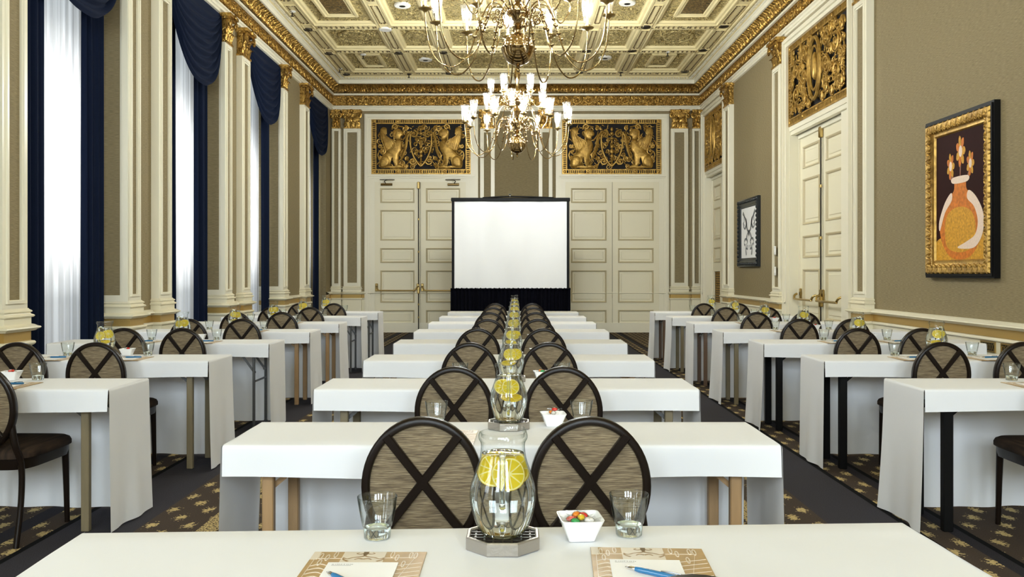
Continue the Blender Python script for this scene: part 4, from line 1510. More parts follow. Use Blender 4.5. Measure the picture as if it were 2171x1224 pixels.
def chandelier(x, y, zb, label, bulb):
    t = empty('chandelier', (x, y, zb), label, 'chandelier', 'brass chandeliers')
    hz = 2.42                       # height from ball centre to ceiling
    rib = lambda a, z: 1
    m = MB()
    m.lathe([(.001, -.205), (.012, -.20), (.018, -.185), (.010, -.17), (.022, -.16), (.012, -.148), (.03, -.142)] + [(.143 * cos(radians(q)), .143 * sin(radians(q))) for q in range(-78, 0, 6)] + [(.149, -.004), (.151, .004), (.149, .012)], n=40)
    m.lathe([(.149, .010)] + [(.143 * cos(radians(q)), .143 * sin(radians(q)) + .004) for q in range(6, 78, 6)] + [(.03, .147)], n=40, rib=lambda a, z: 1 + .012 * abs(sin(a * 10)) - .006)
    m.build('ball', M_BRASS, t, smooth=50)
    m = MB()
    m.lathe([(.03, .14), (.022, .17), (.05, .20), (.03, .23), (.045, .26), (.095, .30), (.11, .335), (.095, .37), (.05, .395), (.03, .42), (.045, .47), (.07, .52), (.045, .56), (.03, .60), (.075, .65), (.08, .68), (.03, .72), (.025, .76),
             (.055, .80), (.06, .83), (.03, .87), (.02, .92), (.036, 1.0), (.052, 1.08), (.036, 1.17), (.016, 1.22), (.03, 1.26), (.016, 1.30), (.012, 1.36), (.012, hz - .12), (.05, hz - .10), (.10, hz - .03), (.11, hz)], n=20)
    m.build('stem', M_BRASS, t, smooth=50)

    tiers = [(12, .82, .33, .30, 0.12, .10), (6, .50, .50, .64, .35, .075), (6, .41, .76, .80, 0.0, .055)]
    proto = {}
    for ti, (n, r, zc, zh, a0, rh) in enumerate(tiers):
        dip = zc - (.50 if ti == 0 else .22 if ti == 1 else .17)
        for k in range(n):
            a = a0 + 2 * pi * k / n
            if ti not in proto:
                m = MB()
                if ti == 0:
                    P = [(rh, 0, zh + .03), (.17, 0, zh + .10), (.25, 0, zh + .10), (.31, 0, zh + .0), (.36, 0, zh - .13), (.43, 0, dip + .13), (.53, 0, dip + .02), (.62, 0, dip), (.72, 0, dip + .06), (.79, 0, dip + .2), (r, 0, zc - .09), (r, 0, zc - .02)]
                else:
                    P = [(rh, 0, zh), (rh + .07, 0, zh + .05), (rh + .13, 0, zh + .01), (r * .55, 0, zh - .10), (r * .78, 0, dip), (r * .95, 0, dip + .07), (r, 0, zc - .08), (r, 0, zc - .02)]
                m.tube(spline(P, 6), .0068 if ti == 0 else .0062, n=8)
                if ti == 0:
                    for (q, zz) in ((.335, zh - .07), (.385, zh - .20)): m.ell((q, 0, zz), (.022, .022, .016), 10, 6)
                    m.ell((.36, 0, zh - .13), (.017, .017, .02), 10, 6)
                # inner curl and outer curl
                m.tube([(rh + .07 + .035 * cos(q) * (1 - q / 14), 0, zh - .05 + .035 * sin(q) * (1 - q / 14)) for q in [h * .6 for h in range(14)]], .006, n=6)
                m.tube([(rh + .125 + .03 * cos(pi - q) * (1 - q / 14), 0, zh - .015 + .03 * sin(pi - q) * (1 - q / 14)) for q in [h * .6 for h in range(14)]], .005, n=6)
                arm = m.build('arm', M_BRASS, t, smooth=60)
                pan = MB().lathe([(.012, -.03), (.02, -.02), (.03, -.012), (.058, -.004), (.062, .004), (.05, .004), (.024, .0), (.024, .03), (.016, .034), (.001, .034)], c=(r, 0, zc), n=20).build('drip_pan', M_BRASS_DULL, arm, smooth=40)
                cup = MB().lathe([(.028, .01), (.032, .03), (.040, .10), (.052, .19), (.061, .265)], c=(r, 0, zc), n=24, rib=lambda a_, z_: 1 + .03 * cos(a_ * 12)).build('glass_cup', M_CUPGLASS, arm, smooth=60)
                can = MB().lathe([(.0125, .03), (.0125, .13), (.001, .132)], c=(r, 0, zc), n=12).build('candle_sleeve', M_CANDLE, arm, smooth=40)
                blb = MB().lathe([(.006, .13), (.014, .145), (.0165, .165), (.012, .19), (.004, .212), (.001, .216)], c=(r, 0, zc), n=10).build('bulb', bulb, arm, smooth=60)
                proto[ti] = arm
            else:
                arm = copy_tree(proto[ti], t)
            arm.rotation_euler = (0, 0, a)
    return t


chandelier(.014, 7.66, 3.345, 'front brass chandelier, cropped by the top of the view, with its large ball in full', M_BULBS[0])
chandelier(.010, 13.5, 3.370, 'far brass chandelier hanging before the far wall, seen whole', M_BULBS[1])
chandelier(.012, 1.85, 3.345, 'brass chandelier hanging over the first centre table, above the view', M_BULBS[2])

# ------------------------------------------------------------------ tables and cloths
ORDINAL = ['first', 'second', 'third', 'fourth', 'fifth', 'sixth', 'seventh', 'eighth', 'ninth']
ROW = 1.4525
FRONT0 = 1.575            # near edge of the first table
DEP = .486
TOP = .755
LEGSTYLE = {'wood': (M_WOODLEG, .021), 'olive': (M_OLIVELEG, .021), 'brown': (M_BROWNLEG, .021), 'black': (M_BLACK, .026), 'steel': (M_STEEL, .0125)}


def folding_table(L_, style, side):
    """origin on the floor under the middle; long side along x"""
    t = empty('folding_table')
    hx, hy = L_ / 2 - .012, DEP / 2 - .012
    MB().bbox(-hx, hx, -hy, hy, .722, TOP - .004, .006).build('table_top', M_PLY, t, smooth=30)
    MB().frame(-hx + .03, hx - .03, -hy + .03, hy - .03, .02, .69, .722, plane='xy').build('apron', M_STEEL if style in ('steel', 'black') else M_PLY, t, smooth=0)
    mt, r = LEGSTYLE[style]
    lx = hx - .135
    for sx in (-1, 1):
        for sy in (-1, 1):
            m = MB()
            y = sy * (hy - .055)
            if style == 'black' and sy > 0: y = sy * (hy - .08)
            if style == 'steel':
                m.tube([(sx * lx, y, .0), (sx * lx, y, .70)], r, n=10)
                m.lathe([(.017, .0), (.017, .03), (.013, .035)], c=(sx * lx, y, 0), n=10, capb=True)
            else:
                m.bbox(sx * lx - r, sx * lx + r, y - r * .8, y + r * .8, 0, .70, .004)
            m.build('leg', mt, t, smooth=30)
        m = MB()
        if style == 'steel':
            m.tube([(sx * lx, -hy + .06, .42), (sx * lx, hy - .06, .42)], .009, n=8)
        else:
            m.box(sx * lx - .016, sx * lx + .016, -hy + .06, hy - .06, .635, .70)
            if style == 'black':
                m.prism([(sx * lx - .09, .70), (sx * lx + .09, .70), (sx * lx + .035, .655), (sx * lx - .035, .655)], -hy + .03, -hy + .075)
        m.build('cross_bar', mt if style != 'black' else M_BLACK, t, smooth=30)
        for sy in (-1, 1):
            m = MB()
            y = sy * (hy - .055) - sy * .022
            d = -sx
            p0, p1 = (sx * lx + d * .004, y, .50 if style == 'steel' else .585), (sx * lx + d * .15, y, .705)
            m.tube([p0, p1], .013, n=4, flat=.35)
            m.lathe([(.001, -.01), (.013, -.01), (.013, .01), (.001, .01)], c=p0, n=10, ax='y')
            m.build('brace', mt if style == 'wood' else M_STEEL if style != 'black' else M_BLACK, t, smooth=40)
    return t


def cloth(L_, seed):
    """fitted cloth: short fall on the chair side, to the floor behind and at both ends"""
    rnd = random.Random(seed)
    hx, hy = L_ / 2, DEP / 2
    nx = 48
    q = [rnd.uniform(0, 6) for _ in range(8)]
    prof = []                       # (y, z) from front hem over the top to the back hem
    hem = TOP - .115
    for k in range(6): prof.append((-hy - .004 * (1 - k / 5), hem + (TOP - .014 - hem) * k / 5))
    for a in (30, 60, 90): prof.append((-hy + .014 - .014 * cos(radians(a)), TOP - .014 + .014 * sin(radians(a))))
    for k in range(1, 6): prof.append((-hy + .014 + (2 * hy - .028) * k / 6, TOP))
    for a in (90, 60, 30, 0): prof.append((hy - .014 + .014 * cos(radians(a)), TOP - .014 + .014 * sin(radians(a))))
    for k in range(1, 10): prof.append((hy + .002 + .010 * k / 9, TOP - .014 + (.012 - TOP + .014) * k / 9))
    R = []
    for (y, z) in prof:
        row = []
        for i in range(nx + 1):
            u = i / nx
            x = -hx + 2 * hx * u
            yy, zz = y, z
            if z < TOP - .015:
                f = (TOP - z) / (TOP - hem) if y < 0 else (TOP - z) / TOP
                w = sin(u * 9 + q[0]) + .6 * sin(u * 23 + q[1])
                if y < 0: yy = y - .005 * f * w - .004 * f
                else: yy = y + f * (.010 * w + .012 * sin(u * 40 + q[2]) * f)
                if f > .9 and y < 0: zz = z + .006 * sin(u * 7 + q[3])
            elif -hy + .02 < y < hy - .02:
                zz = z + .0008 * sin(u * 17 + q[4]) + .0006 * sin(u * 31 + y * 20)
            row.append((x, yy, zz))
        R.append(row)
    m = MB().rows(R)
    for s in (-1, 1):
        R = []
        n = 20
        ys = [-hy + 2 * hy * j / n for j in range(n + 1)]
        for k in range(15):
            t = k / 14
            row = []
            for j, y in enumerate(ys):
                if k == 0: p = (s * (hx - .004), y * .985, TOP + .0005)
                elif k == 1: p = (s * (hx + .004), y, TOP - .004)
                elif k == 2: p = (s * (hx + .006), y, TOP - .014)
                else:
                    f = (k - 2) / 12
                    ww = sin(y * 14 + q[5] + s) + .5 * sin(y * 31 + q[6])
                    p = (s * (hx + .006 + f * (.010 + .012 * ww * f + .008 * f * abs(y / hy) ** 2)), y * (1 + .035 * f), TOP - .014 + (.012 - TOP + .014) * f)
                row.append(p)
            R.append(row)
        m.rows(R)
    return m


LC, LS = 2.0, 1.90
XC, XL, XR = -.052, -2.12 - LS / 2, 2.12 + LS / 2
COLS = {'c': ('in the centre column', XC, LC), 'l': ('in the window-side column', XL, LS), 'r': ('in the picture-wall column', XR, LS)}
ROWS = {'c': range(0, 9), 'l': range(2, 9), 'r': range(2, 9)}
STY = {'l': {2: 'olive', 3: 'olive', 4: 'steel', 5: 'wood', 6: 'wood', 7: 'steel', 8: 'steel'}, 'r': {2: 'black', 3: 'black', 4: 'black', 5: 'olive', 6: 'brown', 7: 'olive', 8: 'brown'},
       'c': {0: 'wood', 1: 'wood', 2: 'olive'}}


def which(c, r):
    """words that single out a table: its place in the column, counted from the camera"""
    k = r if c == 'c' else r - 2
    n = {'c': 9, 'l': 7, 'r': 7}[c]
    o = 'last' if k == n - 1 else ORDINAL[k]
    return {'c': '%s centre table', 'l': '%s window-side table', 'r': '%s picture-side table'}[c] % o + ' from the front'


LEGWORD = {'wood': 'tan wooden', 'olive': 'olive-brown wooden', 'brown': 'dark brown wooden', 'black': 'black metal', 'steel': 'grey steel'}
tproto, cproto = {}, {}
for c in 'lcr':
    for r in ROWS[c]:
        name, xc, L_ = COLS[c]
        yc = FRONT0 + ROW * r + DEP / 2
        st = STY[c].get(r, 'wood')
        key = (L_, st)
        if key in tproto: t = copy_tree(tproto[key])
        else: t = tproto[key] = folding_table(L_, st, c)
        rz_, sx_ = (.043, .972) if (c, r) == ('c', 0) else (0, .98) if (c, r) == ('c', 1) else (0, 1)
        if (c, r) == ('c', 0): xc = -.028
        t.location = (xc, yc, 0)
        t.rotation_euler = (0, 0, rz_)
        t.scale = (sx_, 1, 1)
        tag(t, 'folding table with %s legs under white cloth, %s' % (LEGWORD[st], which(c, r)), 'table', 'folding tables in three columns')
        k = (L_, r % 3 if c != 'c' or r > 1 else r + 5)
        if k in cproto:
            o = cproto[k].copy()
            COL.objects.link(o)
        else: o = cproto[k] = cloth(L_, 5 + 7 * len(cproto)).build('tablecloth', M_CLOTH, smooth=60)
        o.location = (xc, yc, 0)
        o.rotation_euler = (0, 0, rz_)
        o.scale = (sx_, 1, 1)
        tag(o, 'white fitted tablecloth draped over the %s' % which(c, r), 'tablecloth', 'white tablecloths')

# ------------------------------------------------------------------ oval-back chairs
BX, BZ, BCZ = .179, .207, .689          # half axes of the ring and its middle
BY = -.225


def build_chair():
    t = empty('chair')
    tilt = lambda z: BY - (z - .47) * .05
    ring = [(BX * cos(q), tilt(BCZ + BZ * sin(q)), BCZ + BZ * sin(q)) for q in [2 * pi * k / 56 for k in range(56)]]
    R = []
    for k in range(56):
        q = 2 * pi * k / 56
        nx_, nz_ = cos(q), sin(q)
        row = []
        for (dr, dy) in ((-.013, -.014), (-.008, -.021), (.006, -.021), (.0125, -.015), (.0125, .016), (.006, .022), (-.008, .022), (-.013, .016)):
            x, z = (BX + dr) * nx_, BCZ + (BZ + dr) * nz_
            row.append((x, tilt(z) + dy, z))
        R.append(row)
    MB().rows(R, closed_u=True, closed_v=True).build('back_frame', M_CHAIR, t, smooth=50)
    m = MB()
    for s, y0 in ((-1, -.006), (1, .010)):
        R = []
        for f in (.0, .35, .65, .85, 1.0):
            row = []
            for k in range(40):
                q = 2 * pi * k / 40
                x, z = (BX - .006) * f * cos(q), BCZ + (BZ - .006) * f * sin(q)
                row.append((x, tilt(z) + y0 + s * .010 * (1 - f * f), z))
            R.append(row)
        m.rows(R, closed_u=True)
    m.build('backrest', M_CHAIRFAB, t, smooth=60)
    m = MB()
    for s in (-1, 1):
        # straight bar through the crossing, ending under the ring
        ax, az, bx, bz = s * .113, .850, -s * .124, .545
        dx, dz = bx - ax, bz - az
        l = math.hypot(dx, dz)
        nx_, nz_ = -dz / l * .0135, dx / l * .0135
        for (e, d) in (((1, 1), 0),):
            P = [(ax + nx_, az + nz_), (bx + nx_, bz + nz_), (bx - nx_, bz - nz_), (ax - nx_, az - nz_)]
            Q = [(ax + nx_ * .8, az + nz_ * .8), (bx + nx_ * .8, bz + nz_ * .8), (bx - nx_ * .8, bz - nz_ * .8), (ax - nx_ * .8, az - nz_ * .8)]
            o = -.006 - (.0005 if s > 0 else 0)
            vs = [(x, tilt(z) + .0 - .002, z) for (x, z) in P] + [(x, tilt(z) - .0235 + o * .2, z) for (x, z) in P] + [(x, tilt(z) - .027 + o * .2, z) for (x, z) in Q]
            m.add(vs, [(0, 1, 5, 4), (1, 2, 6, 5), (2, 3, 7, 6), (3, 0, 4, 7), (4, 5, 9, 8), (5, 6, 10, 9), (6, 7, 11, 10), (7, 4, 8, 11), (8, 9, 10, 11)])
    m.build('cross_brace', M_CHAIR, t, smooth=30)
    # seat: rounded square cushion on a dark rail
    def outline(w, d, n, e=.38):
        out = []
        for k in range(n):
            q = 2 * pi * k / n
            c_, s_ = cos(q), sin(q)
            out.append((w * (abs(c_) ** e) * (1 if c_ > 0 else -1) * (1 + .05 * s_), .025 + d * (abs(s_) ** e) * (1 if s_ > 0 else -1)))
        return out
    R = []
    for (f, z) in ((.95, .425), (1.0, .432), (1.0, .452), (.97, .468), (.9, .478), (.6, .488), (.02, .492)):
        R.append([(x * f, .025 + (y - .025) * f, z) for (x, y) in outline(.233, .245, 48)])
    MB().rows(R, closed_u=True).build('seat', M_SEATFAB, t, smooth=60)
    R = []
    for (f, z) in ((.90, .375), (.93, .375), (.95, .40), (.96, .428), (.5, .428)):
        R.append([(x * f, .025 + (y - .025) * f, z) for (x, y) in outline(.233, .245, 48)])
    MB().rows(R, closed_u=True).build('seat_rail', M_CHAIR, t, smooth=40)
    for s in (-1, 1):
        m = MB().tube(spline([(s * .195, .205, .42), (s * .197, .212, .25), (s * .20, .218, .0)], 5), lambda q: .020 - .007 * q, n=8)
        m.build('leg', M_CHAIR, t, smooth=50)
        m = MB().tube(spline([(s * .162, tilt(.6) + .006, .60), (s * .178, tilt(.5) + .006, .50), (s * .192, -.195, .40), (s * .194, -.20, .22), (s * .195, -.245, .0)], 5), lambda q: .0175 - .004 * q, n=8)
        m.build('leg', M_CHAIR, t, smooth=50)
    return t


chair0 = build_chair()
cused = [False]


def place_chair(x, y, label, rz=0.0):
    if not cused[0]:
        t = chair0
        cused[0] = True
    else: t = copy_tree(chair0)
    t.location = (x, y, 0)
    t.rotation_euler = (0, 0, rz)
    tag(t, label, 'chair', 'oval-back chairs at the tables')


rj = random.Random(4)
CH = {'c': (-.300, .226), 'l': (-3.235, -2.735), 'r': (2.79, 3.325)}
CXO = {('c', 0, 0): None, ('c', 0, 1): (.262, 1.525), ('l', 2, 1): (-2.66, 4.505), ('l', 2, 0): (-3.25, 4.43)}
for c in 'lcr':
    for r in ROWS[c]:
        for k in (0, 1):
            o = CXO.get((c, r, k), 0)
            if o is None: continue
            if c == 'l' and r == 2 and k == 0: continue
            if c == 'r' and r == 2 and k == 1: continue
            x, y = CH[c][k], 2.955 + ROW * (r - 1) + (.0 if c == 'c' else .02)
            if o: x, y = o
            elif c != 'c' or r > 2:
                x += rj.uniform(-.018, .018)
                y += rj.uniform(-.025, .02)
            side = 'window side' if k == 0 else 'picture-wall side'
            place_chair(x, y, 'oval-back chair with crossed bars at the %s, %s' % (which(c, r), side), rj.uniform(-.03, .03))

# ------------------------------------------------------------------ pitchers, lemon, trivets, glasses
PR = [(.034, .000), (.046, .004), (.058, .022), (.068, .050), (.0735, .082), (.0715, .108), (.063, .136), (.0545, .160), (.050, .178), (.0485, .196), (.0500, .206), (.0535, .212), (.0545, .219), (.0525, .226)]
WL = .181          # water line


def prad(z):
    for i in range(len(PR) - 1):
        if PR[i][1] <= z <= PR[i + 1][1]:
            t = (z - PR[i][1]) / (PR[i + 1][1] - PR[i][1])
            return PR[i][0] + (PR[i + 1][0] - PR[i][0]) * t
    return PR[-1][0]


def build_pitcher():
    t = empty('pitcher')
    prof = [(q.x, q.z) for q in spline([(r, 0, z) for (r, z) in PR], 3)]
    m = MB()
    n = 40
    R = []
    for (r, z) in prof:
        row = []
        for k in range(n):
            a = 2 * pi * k / n
            sp = max(0, (z - .185) / .041) ** 1.5
            lip = sp * max(0, cos(a - radians(62))) ** 6          # pouring lip turned to the back
            q = r + .016 * lip
            row.append((q * cos(a), q * sin(a), z + .006 * lip))
        R.append(row)
    # rounded rim, then a short way down inside
    for (dr, dz) in ((-.0025, .0012), (-.0045, -.001), (-.005, -.010)):
        row = []
        for (x, y, z) in R[len(prof) - 1]:
            l = math.hypot(x, y)
            row.append((x * (l + dr) / l, y * (l + dr) / l, z + dz))
        R.append(row)
    m.rows(R, closed_u=True)
    m.f.append(tuple(range(n))[::-1])
    m.build('glass_body', M_GLASS, t, smooth=60)
    m = MB()
    P = [(0, -.047, .186), (0, -.064, .190), (0, -.079, .183), (0, -.084, .165), (0, -.084, .130), (0, -.083, .105), (0, -.080, .088), (0, -.073, .078)]
    m.tube(spline(P, 5), lambda q: .0075 - .0015 * sin(pi * q), n=12)
    m.build('handle', M_SOLID, t, smooth=60)
    wp = [(.001, .010)] + [(prad(z) - .0035, z) for z in [.010, .016, .024, .036, .05, .066, .082, .095, .108, .122, .136, .148, .160, .172, WL]] + [(prad(WL) - .006, WL - .001), (.001, WL - .001)]
    MB().lathe(wp, n=40).build('water', M_WATER, t, smooth=50)
    return t


def build_lemon():
    t = empty('lemon_slice')
    R_, h = .033, .0034
    MB().lathe([(R_ - .0015, -h), (R_, -h * .6), (R_, h * .6), (R_ - .0015, h)], n=28).build('rind', M_LEMONRIND, t, smooth=40)
    m = MB()
    for s in (-1, 1):
        m.lathe([(.0005, s * (h - .0004)), (R_ - .001, s * (h - .0002))], n=28)
    m.build('pith', M_LEMONPITH, t, smooth=40)
    m = MB()
    for k in range(9):
        a0, a1 = 2 * pi * (k + .05) / 9, 2 * pi * (k + .95) / 9
        poly = [(.004 * cos((a0 + a1) / 2), .004 * sin((a0 + a1) / 2))] + [(.0292 * cos(a0 + (a1 - a0) * j / 4), .0292 * sin(a0 + (a1 - a0) * j / 4)) for j in range(5)]
        m.prism(poly, -h - .0003, h + .0003, 'xy')
    m.build('segments', M_LEMON, t, smooth=0)
    return t


def build_trivet():
    t = empty('trivet')
    R8 = lambda r, z: [(r * cos(2 * pi * (k + .5) / 8), r * sin(2 * pi * (k + .5) / 8), z) for k in range(8)]
    m = MB()
    m.rows([R8(.0835, .0), R8(.0865, .003), R8(.0865, .026), R8(.084, .029), R8(.079, .029), R8(.077, .026), R8(.077, .006), R8(.077, .002)], closed_u=True)
    m.build('rim', M_PEWTER, t, smooth=25)
    m = MB()
    for k in range(-3, 4):
        c_ = k * .02
        hl = min(.077, .077 * (math.sqrt(2)) * .98 - abs(c_)) if abs(c_) > .032 else .077
        m.box(c_ - .002, c_ + .002, -hl, hl, .017, .024)
        m.box(-hl, hl, c_ - .002, c_ + .002, .018, .025)
    m.build('grate', M_BRONZE, t, smooth=0)
    MB().prism([(p[0], p[1]) for p in R8(.078, 0)], .002, .005, 'xy').build('tray', M_BRONZE, t, smooth=0)
    return t


def build_tumbler():
    t = empty('drinking_glass')
    rb = lambda a, z: 1 + (.03 * abs(cos(a * 6)) if .029 < z < .085 else 0)
    m = MB()
    m.lathe([(.0275, .0), (.030, .003), (.0315, .026), (.0335, .030), (.0365, .045), (.041, .070), (.0455, .0945), (.0448, .0962), (.0438, .0950), (.0395, .070), (.0345, .045), (.0315, .034)], n=36, rib=rb)
    m.build('glass_wall', M_TUMBLER, t, smooth=60)
    m = MB().lathe([(.001, .0015), (.026, .0015), (.0285, .004), (.0298, .022), (.0292, .026), (.022, .0235), (.001, .022)], n=32)
    m.build('thick_base', M_SOLID, t, smooth=50)
    return t


def build_bowl():
    t = empty('bowl')
    m = MB()
    R = []
    for (w, z, e) in ((.026, .0, .25), (.030, .001, .25), (.034, .012, .25), (.042, .032, .24), (.0485, .048, .22), (.0492, .050, .22), (.0470, .050, .22), (.0400, .034, .24), (.031, .014, .3), (.02, .008, .4), (.001, .007, 1)):
        R.append([(w * abs(cos(q)) ** e * (1 if cos(q) > 0 else -1), w * abs(sin(q)) ** e * (1 if sin(q) > 0 else -1), z - (.004 * (1 - abs(abs(cos(q)) - abs(sin(q)))) * -1 if False else 0)) for q in [2 * pi * (k + .5) / 48 for k in range(48)]])
    m.rows(R, closed_u=True)
    m.f.append(tuple(range(48))[::-1])
    m.build('dish', M_PORCELAIN, t, smooth=50)
    return t


M_CANDY = {'red': plain('candy_red', (.70, .03, .02), rough=.2), 'orange': plain('candy_orange', (.90, .28, .02), rough=.2), 'yellow': plain('candy_yellow', (.90, .62, .03), rough=.2),
           'green': plain('candy_green', (.03, .38, .10), rough=.2), 'pink': plain('candy_pink', (.85, .16, .12), rough=.2), 'white': plain('candy_white', (.85, .82, .75), rough=.2)}
M_WRAP = thin_glass('candy_wrap', tint=(.93, .93, .93), edge=(.7, .7, .7))
candy_proto = {}


def candy(col, loc, rz, rx, label):
    if col not in candy_proto:
        t = empty('candy')
        MB().ell((0, 0, 0), (.0125, .0085, .0065), 14, 8).build('sweet', M_CANDY[col], t, smooth=60)
        m = MB()
        m.ell((0, 0, 0), (.014, .0095, .0075), 12, 6)
        for s in (-1, 1):
            R = []
            for k in range(5):
                q = k / 4
                R.append([(s * (.012 + .016 * q), (.0018 + .009 * q) * cos(2 * pi * j / 9), (.0018 + .0055 * q) * sin(2 * pi * j / 9) + .0016 * sin(j * 2.4) * q) for j in range(9)])
            m.rows(R, closed_u=True)
        m.build('wrapper', M_WRAP, t, smooth=40)
        candy_proto[col] = t
    else: t = copy_tree(candy_proto[col])
    t.location = loc
    t.rotation_euler = (rx, 0, rz)
    tag(t, label, 'candy', 'wrapped candies in the bowls')


protos = {'pitcher': build_pitcher(), 'lemon_slice': build_lemon(), 'trivet': build_trivet(), 'drinking_glass': build_tumbler(), 'bowl': build_bowl()}
pused = set()


def put(kind, loc, label, cat, group, rot=(0, 0, 0), scale=None):
    if kind in pused: t = copy_tree(protos[kind])
    else:
        t = protos[kind]
        pused.add(kind)
    t.location = loc
    t.rotation_euler = rot
    if scale: t.scale = scale
    tag(t, label, cat, group)
    return t


SETX = {'c': -.030, 'l': -2.99, 'r': 3.05}
GZ = TOP + .001
LEM = {('c', 0): [(.012, -.029, .140, 1.38, .08), (-.017, -.014, .145, 1.38, -.05), (.016, .003, .143, 1.38, .06), (-.008, .020, .140, 1.38, .0)],
       ('c', 1): [(-.013, .004, .132, 1.4, -.3), (.006, -.024, .136, 1.45, .1), (.008, .0, .092, .25, .3)],
       ('c', 2): [(-.006, -.024, .125, 1.4, 0), (.016, .004, .122, 1.3, .3), (-.01, .0, .078, .3, -.4)]}
# the sweets in each bowl: colours
SWEETS = {('c', 0): ['red', 'orange', 'yellow', 'green', 'pink', 'white', 'yellow', 'green'], ('c', 1): ['red', 'orange', 'white'], ('c', 2): ['red', 'orange', 'green', 'white'], ('l', 2): ['red', 'white', 'pink'],
          ('l', 3): ['red', 'white'], ('r', 5): ['red', 'white'], ('r', 6): ['red', 'pink'], ('r', 4): ['white', 'red']}
BOWLS = [('c', r) for r in range(0, 6)] + [('l', 2), ('l', 3), ('l', 4), ('r', 3), ('r', 4), ('r', 5), ('r', 6)]
for c in 'lcr':
    for r in ROWS[c]:
        x0, y0 = SETX[c], 1.91 + ROW * r
        w = which(c, r)
        if c == 'r' and r == 2:      # only the near glass of this table reaches into the view
            put('drinking_glass', (2.785, y0 + .04, GZ), 'empty clear tumbler on the %s' % w, 'glass', 'tumblers on the tables')
            continue
        if c == 'l' and r == 2: pass
        else:
            put('trivet', (x0, y0, GZ), 'octagonal pewter trivet under the water pitcher on the %s' % w, 'trivet', 'octagonal trivets', rot=(0, 0, 0))
            put('pitcher', (x0, y0 - .002, GZ + .0255), 'glass pitcher of lemon water on the %s' % w, 'pitcher', 'glass water pitchers', rot=(0, 0, 0))
            rl = random.Random(31 * r + ord(c))
            ls = LEM.get((c, r)) or [(rl.uniform(-.014, -.004), rl.uniform(-.028, -.022), rl.uniform(.122, .138), rl.uniform(1.3, 1.5), rl.uniform(-.35, .1)), (rl.uniform(.006, .018), rl.uniform(.010, .018), rl.uniform(.118, .135), rl.uniform(1.3, 1.5), rl.uniform(-.1, .5)), (rl.uniform(-.012, .012), rl.uniform(-.01, .01), rl.uniform(.068, .085), rl.uniform(.15, .5), rl.uniform(-.5, .5))]
            for j, (dx, dy, dz, rx, rz) in enumerate(ls):
                put('lemon_slice', (x0 + dx, y0 - .002 + dy, GZ + .0255 + dz), 'lemon slice floating in the water pitcher on the %s' % w, 'lemon slice', 'lemon slices in the pitcher on the ' + w, rot=(rx, 0, rz), scale=((1.08,) * 3 if (c, r) == ('c', 0) else (.95,) * 3))
        for s in (-1, 1):
            if c == 'l' and r == 2 and s < 0 or c == 'c' and r > 2: continue
            dx, dy = (-.287, .056) if s < 0 else (.289, .078)
            put('drinking_glass', (x0 + dx, y0 + dy - (0 if c == 'c' else .02), GZ), 'empty clear tumbler on the %s, %s of the pitcher' % (w, 'window side' if s < 0 else 'picture-wall side'), 'glass', 'tumblers on the tables', rot=(0, 0, .3 * r + s))
        if (c, r) in BOWLS:
            bx, by = x0 + (.175 if c == 'c' else .14), y0 + .055
            put('bowl', (bx, by, GZ), 'small square white bowl of wrapped candy on the %s' % w, 'bowl', 'white candy bowls', rot=(0, 0, .1))
            rl = random.Random(5 * r + ord(c))
            seen = {}
            for j, col in enumerate(SWEETS.get((c, r), [])):
                seen[col] = seen.get(col, 0) + 1
                a = j * 2.4
                q = .027 * math.sqrt((j + .4) / 8)
                lift = .045 + (.007 if j < 3 else 0) + (.012 if (c, r) == ('c', 1) and j == 0 else 0)
                candy(col, (bx + q * cos(a), by + q * sin(a), GZ + lift), rl.uniform(0, 6), rl.uniform(-.3, .3), '%s%s wrapped candy in the white bowl on the %s' % ('second ' if seen[col] > 1 else '', col, w))

# ------------------------------------------------------------------ folders, note pads, pens


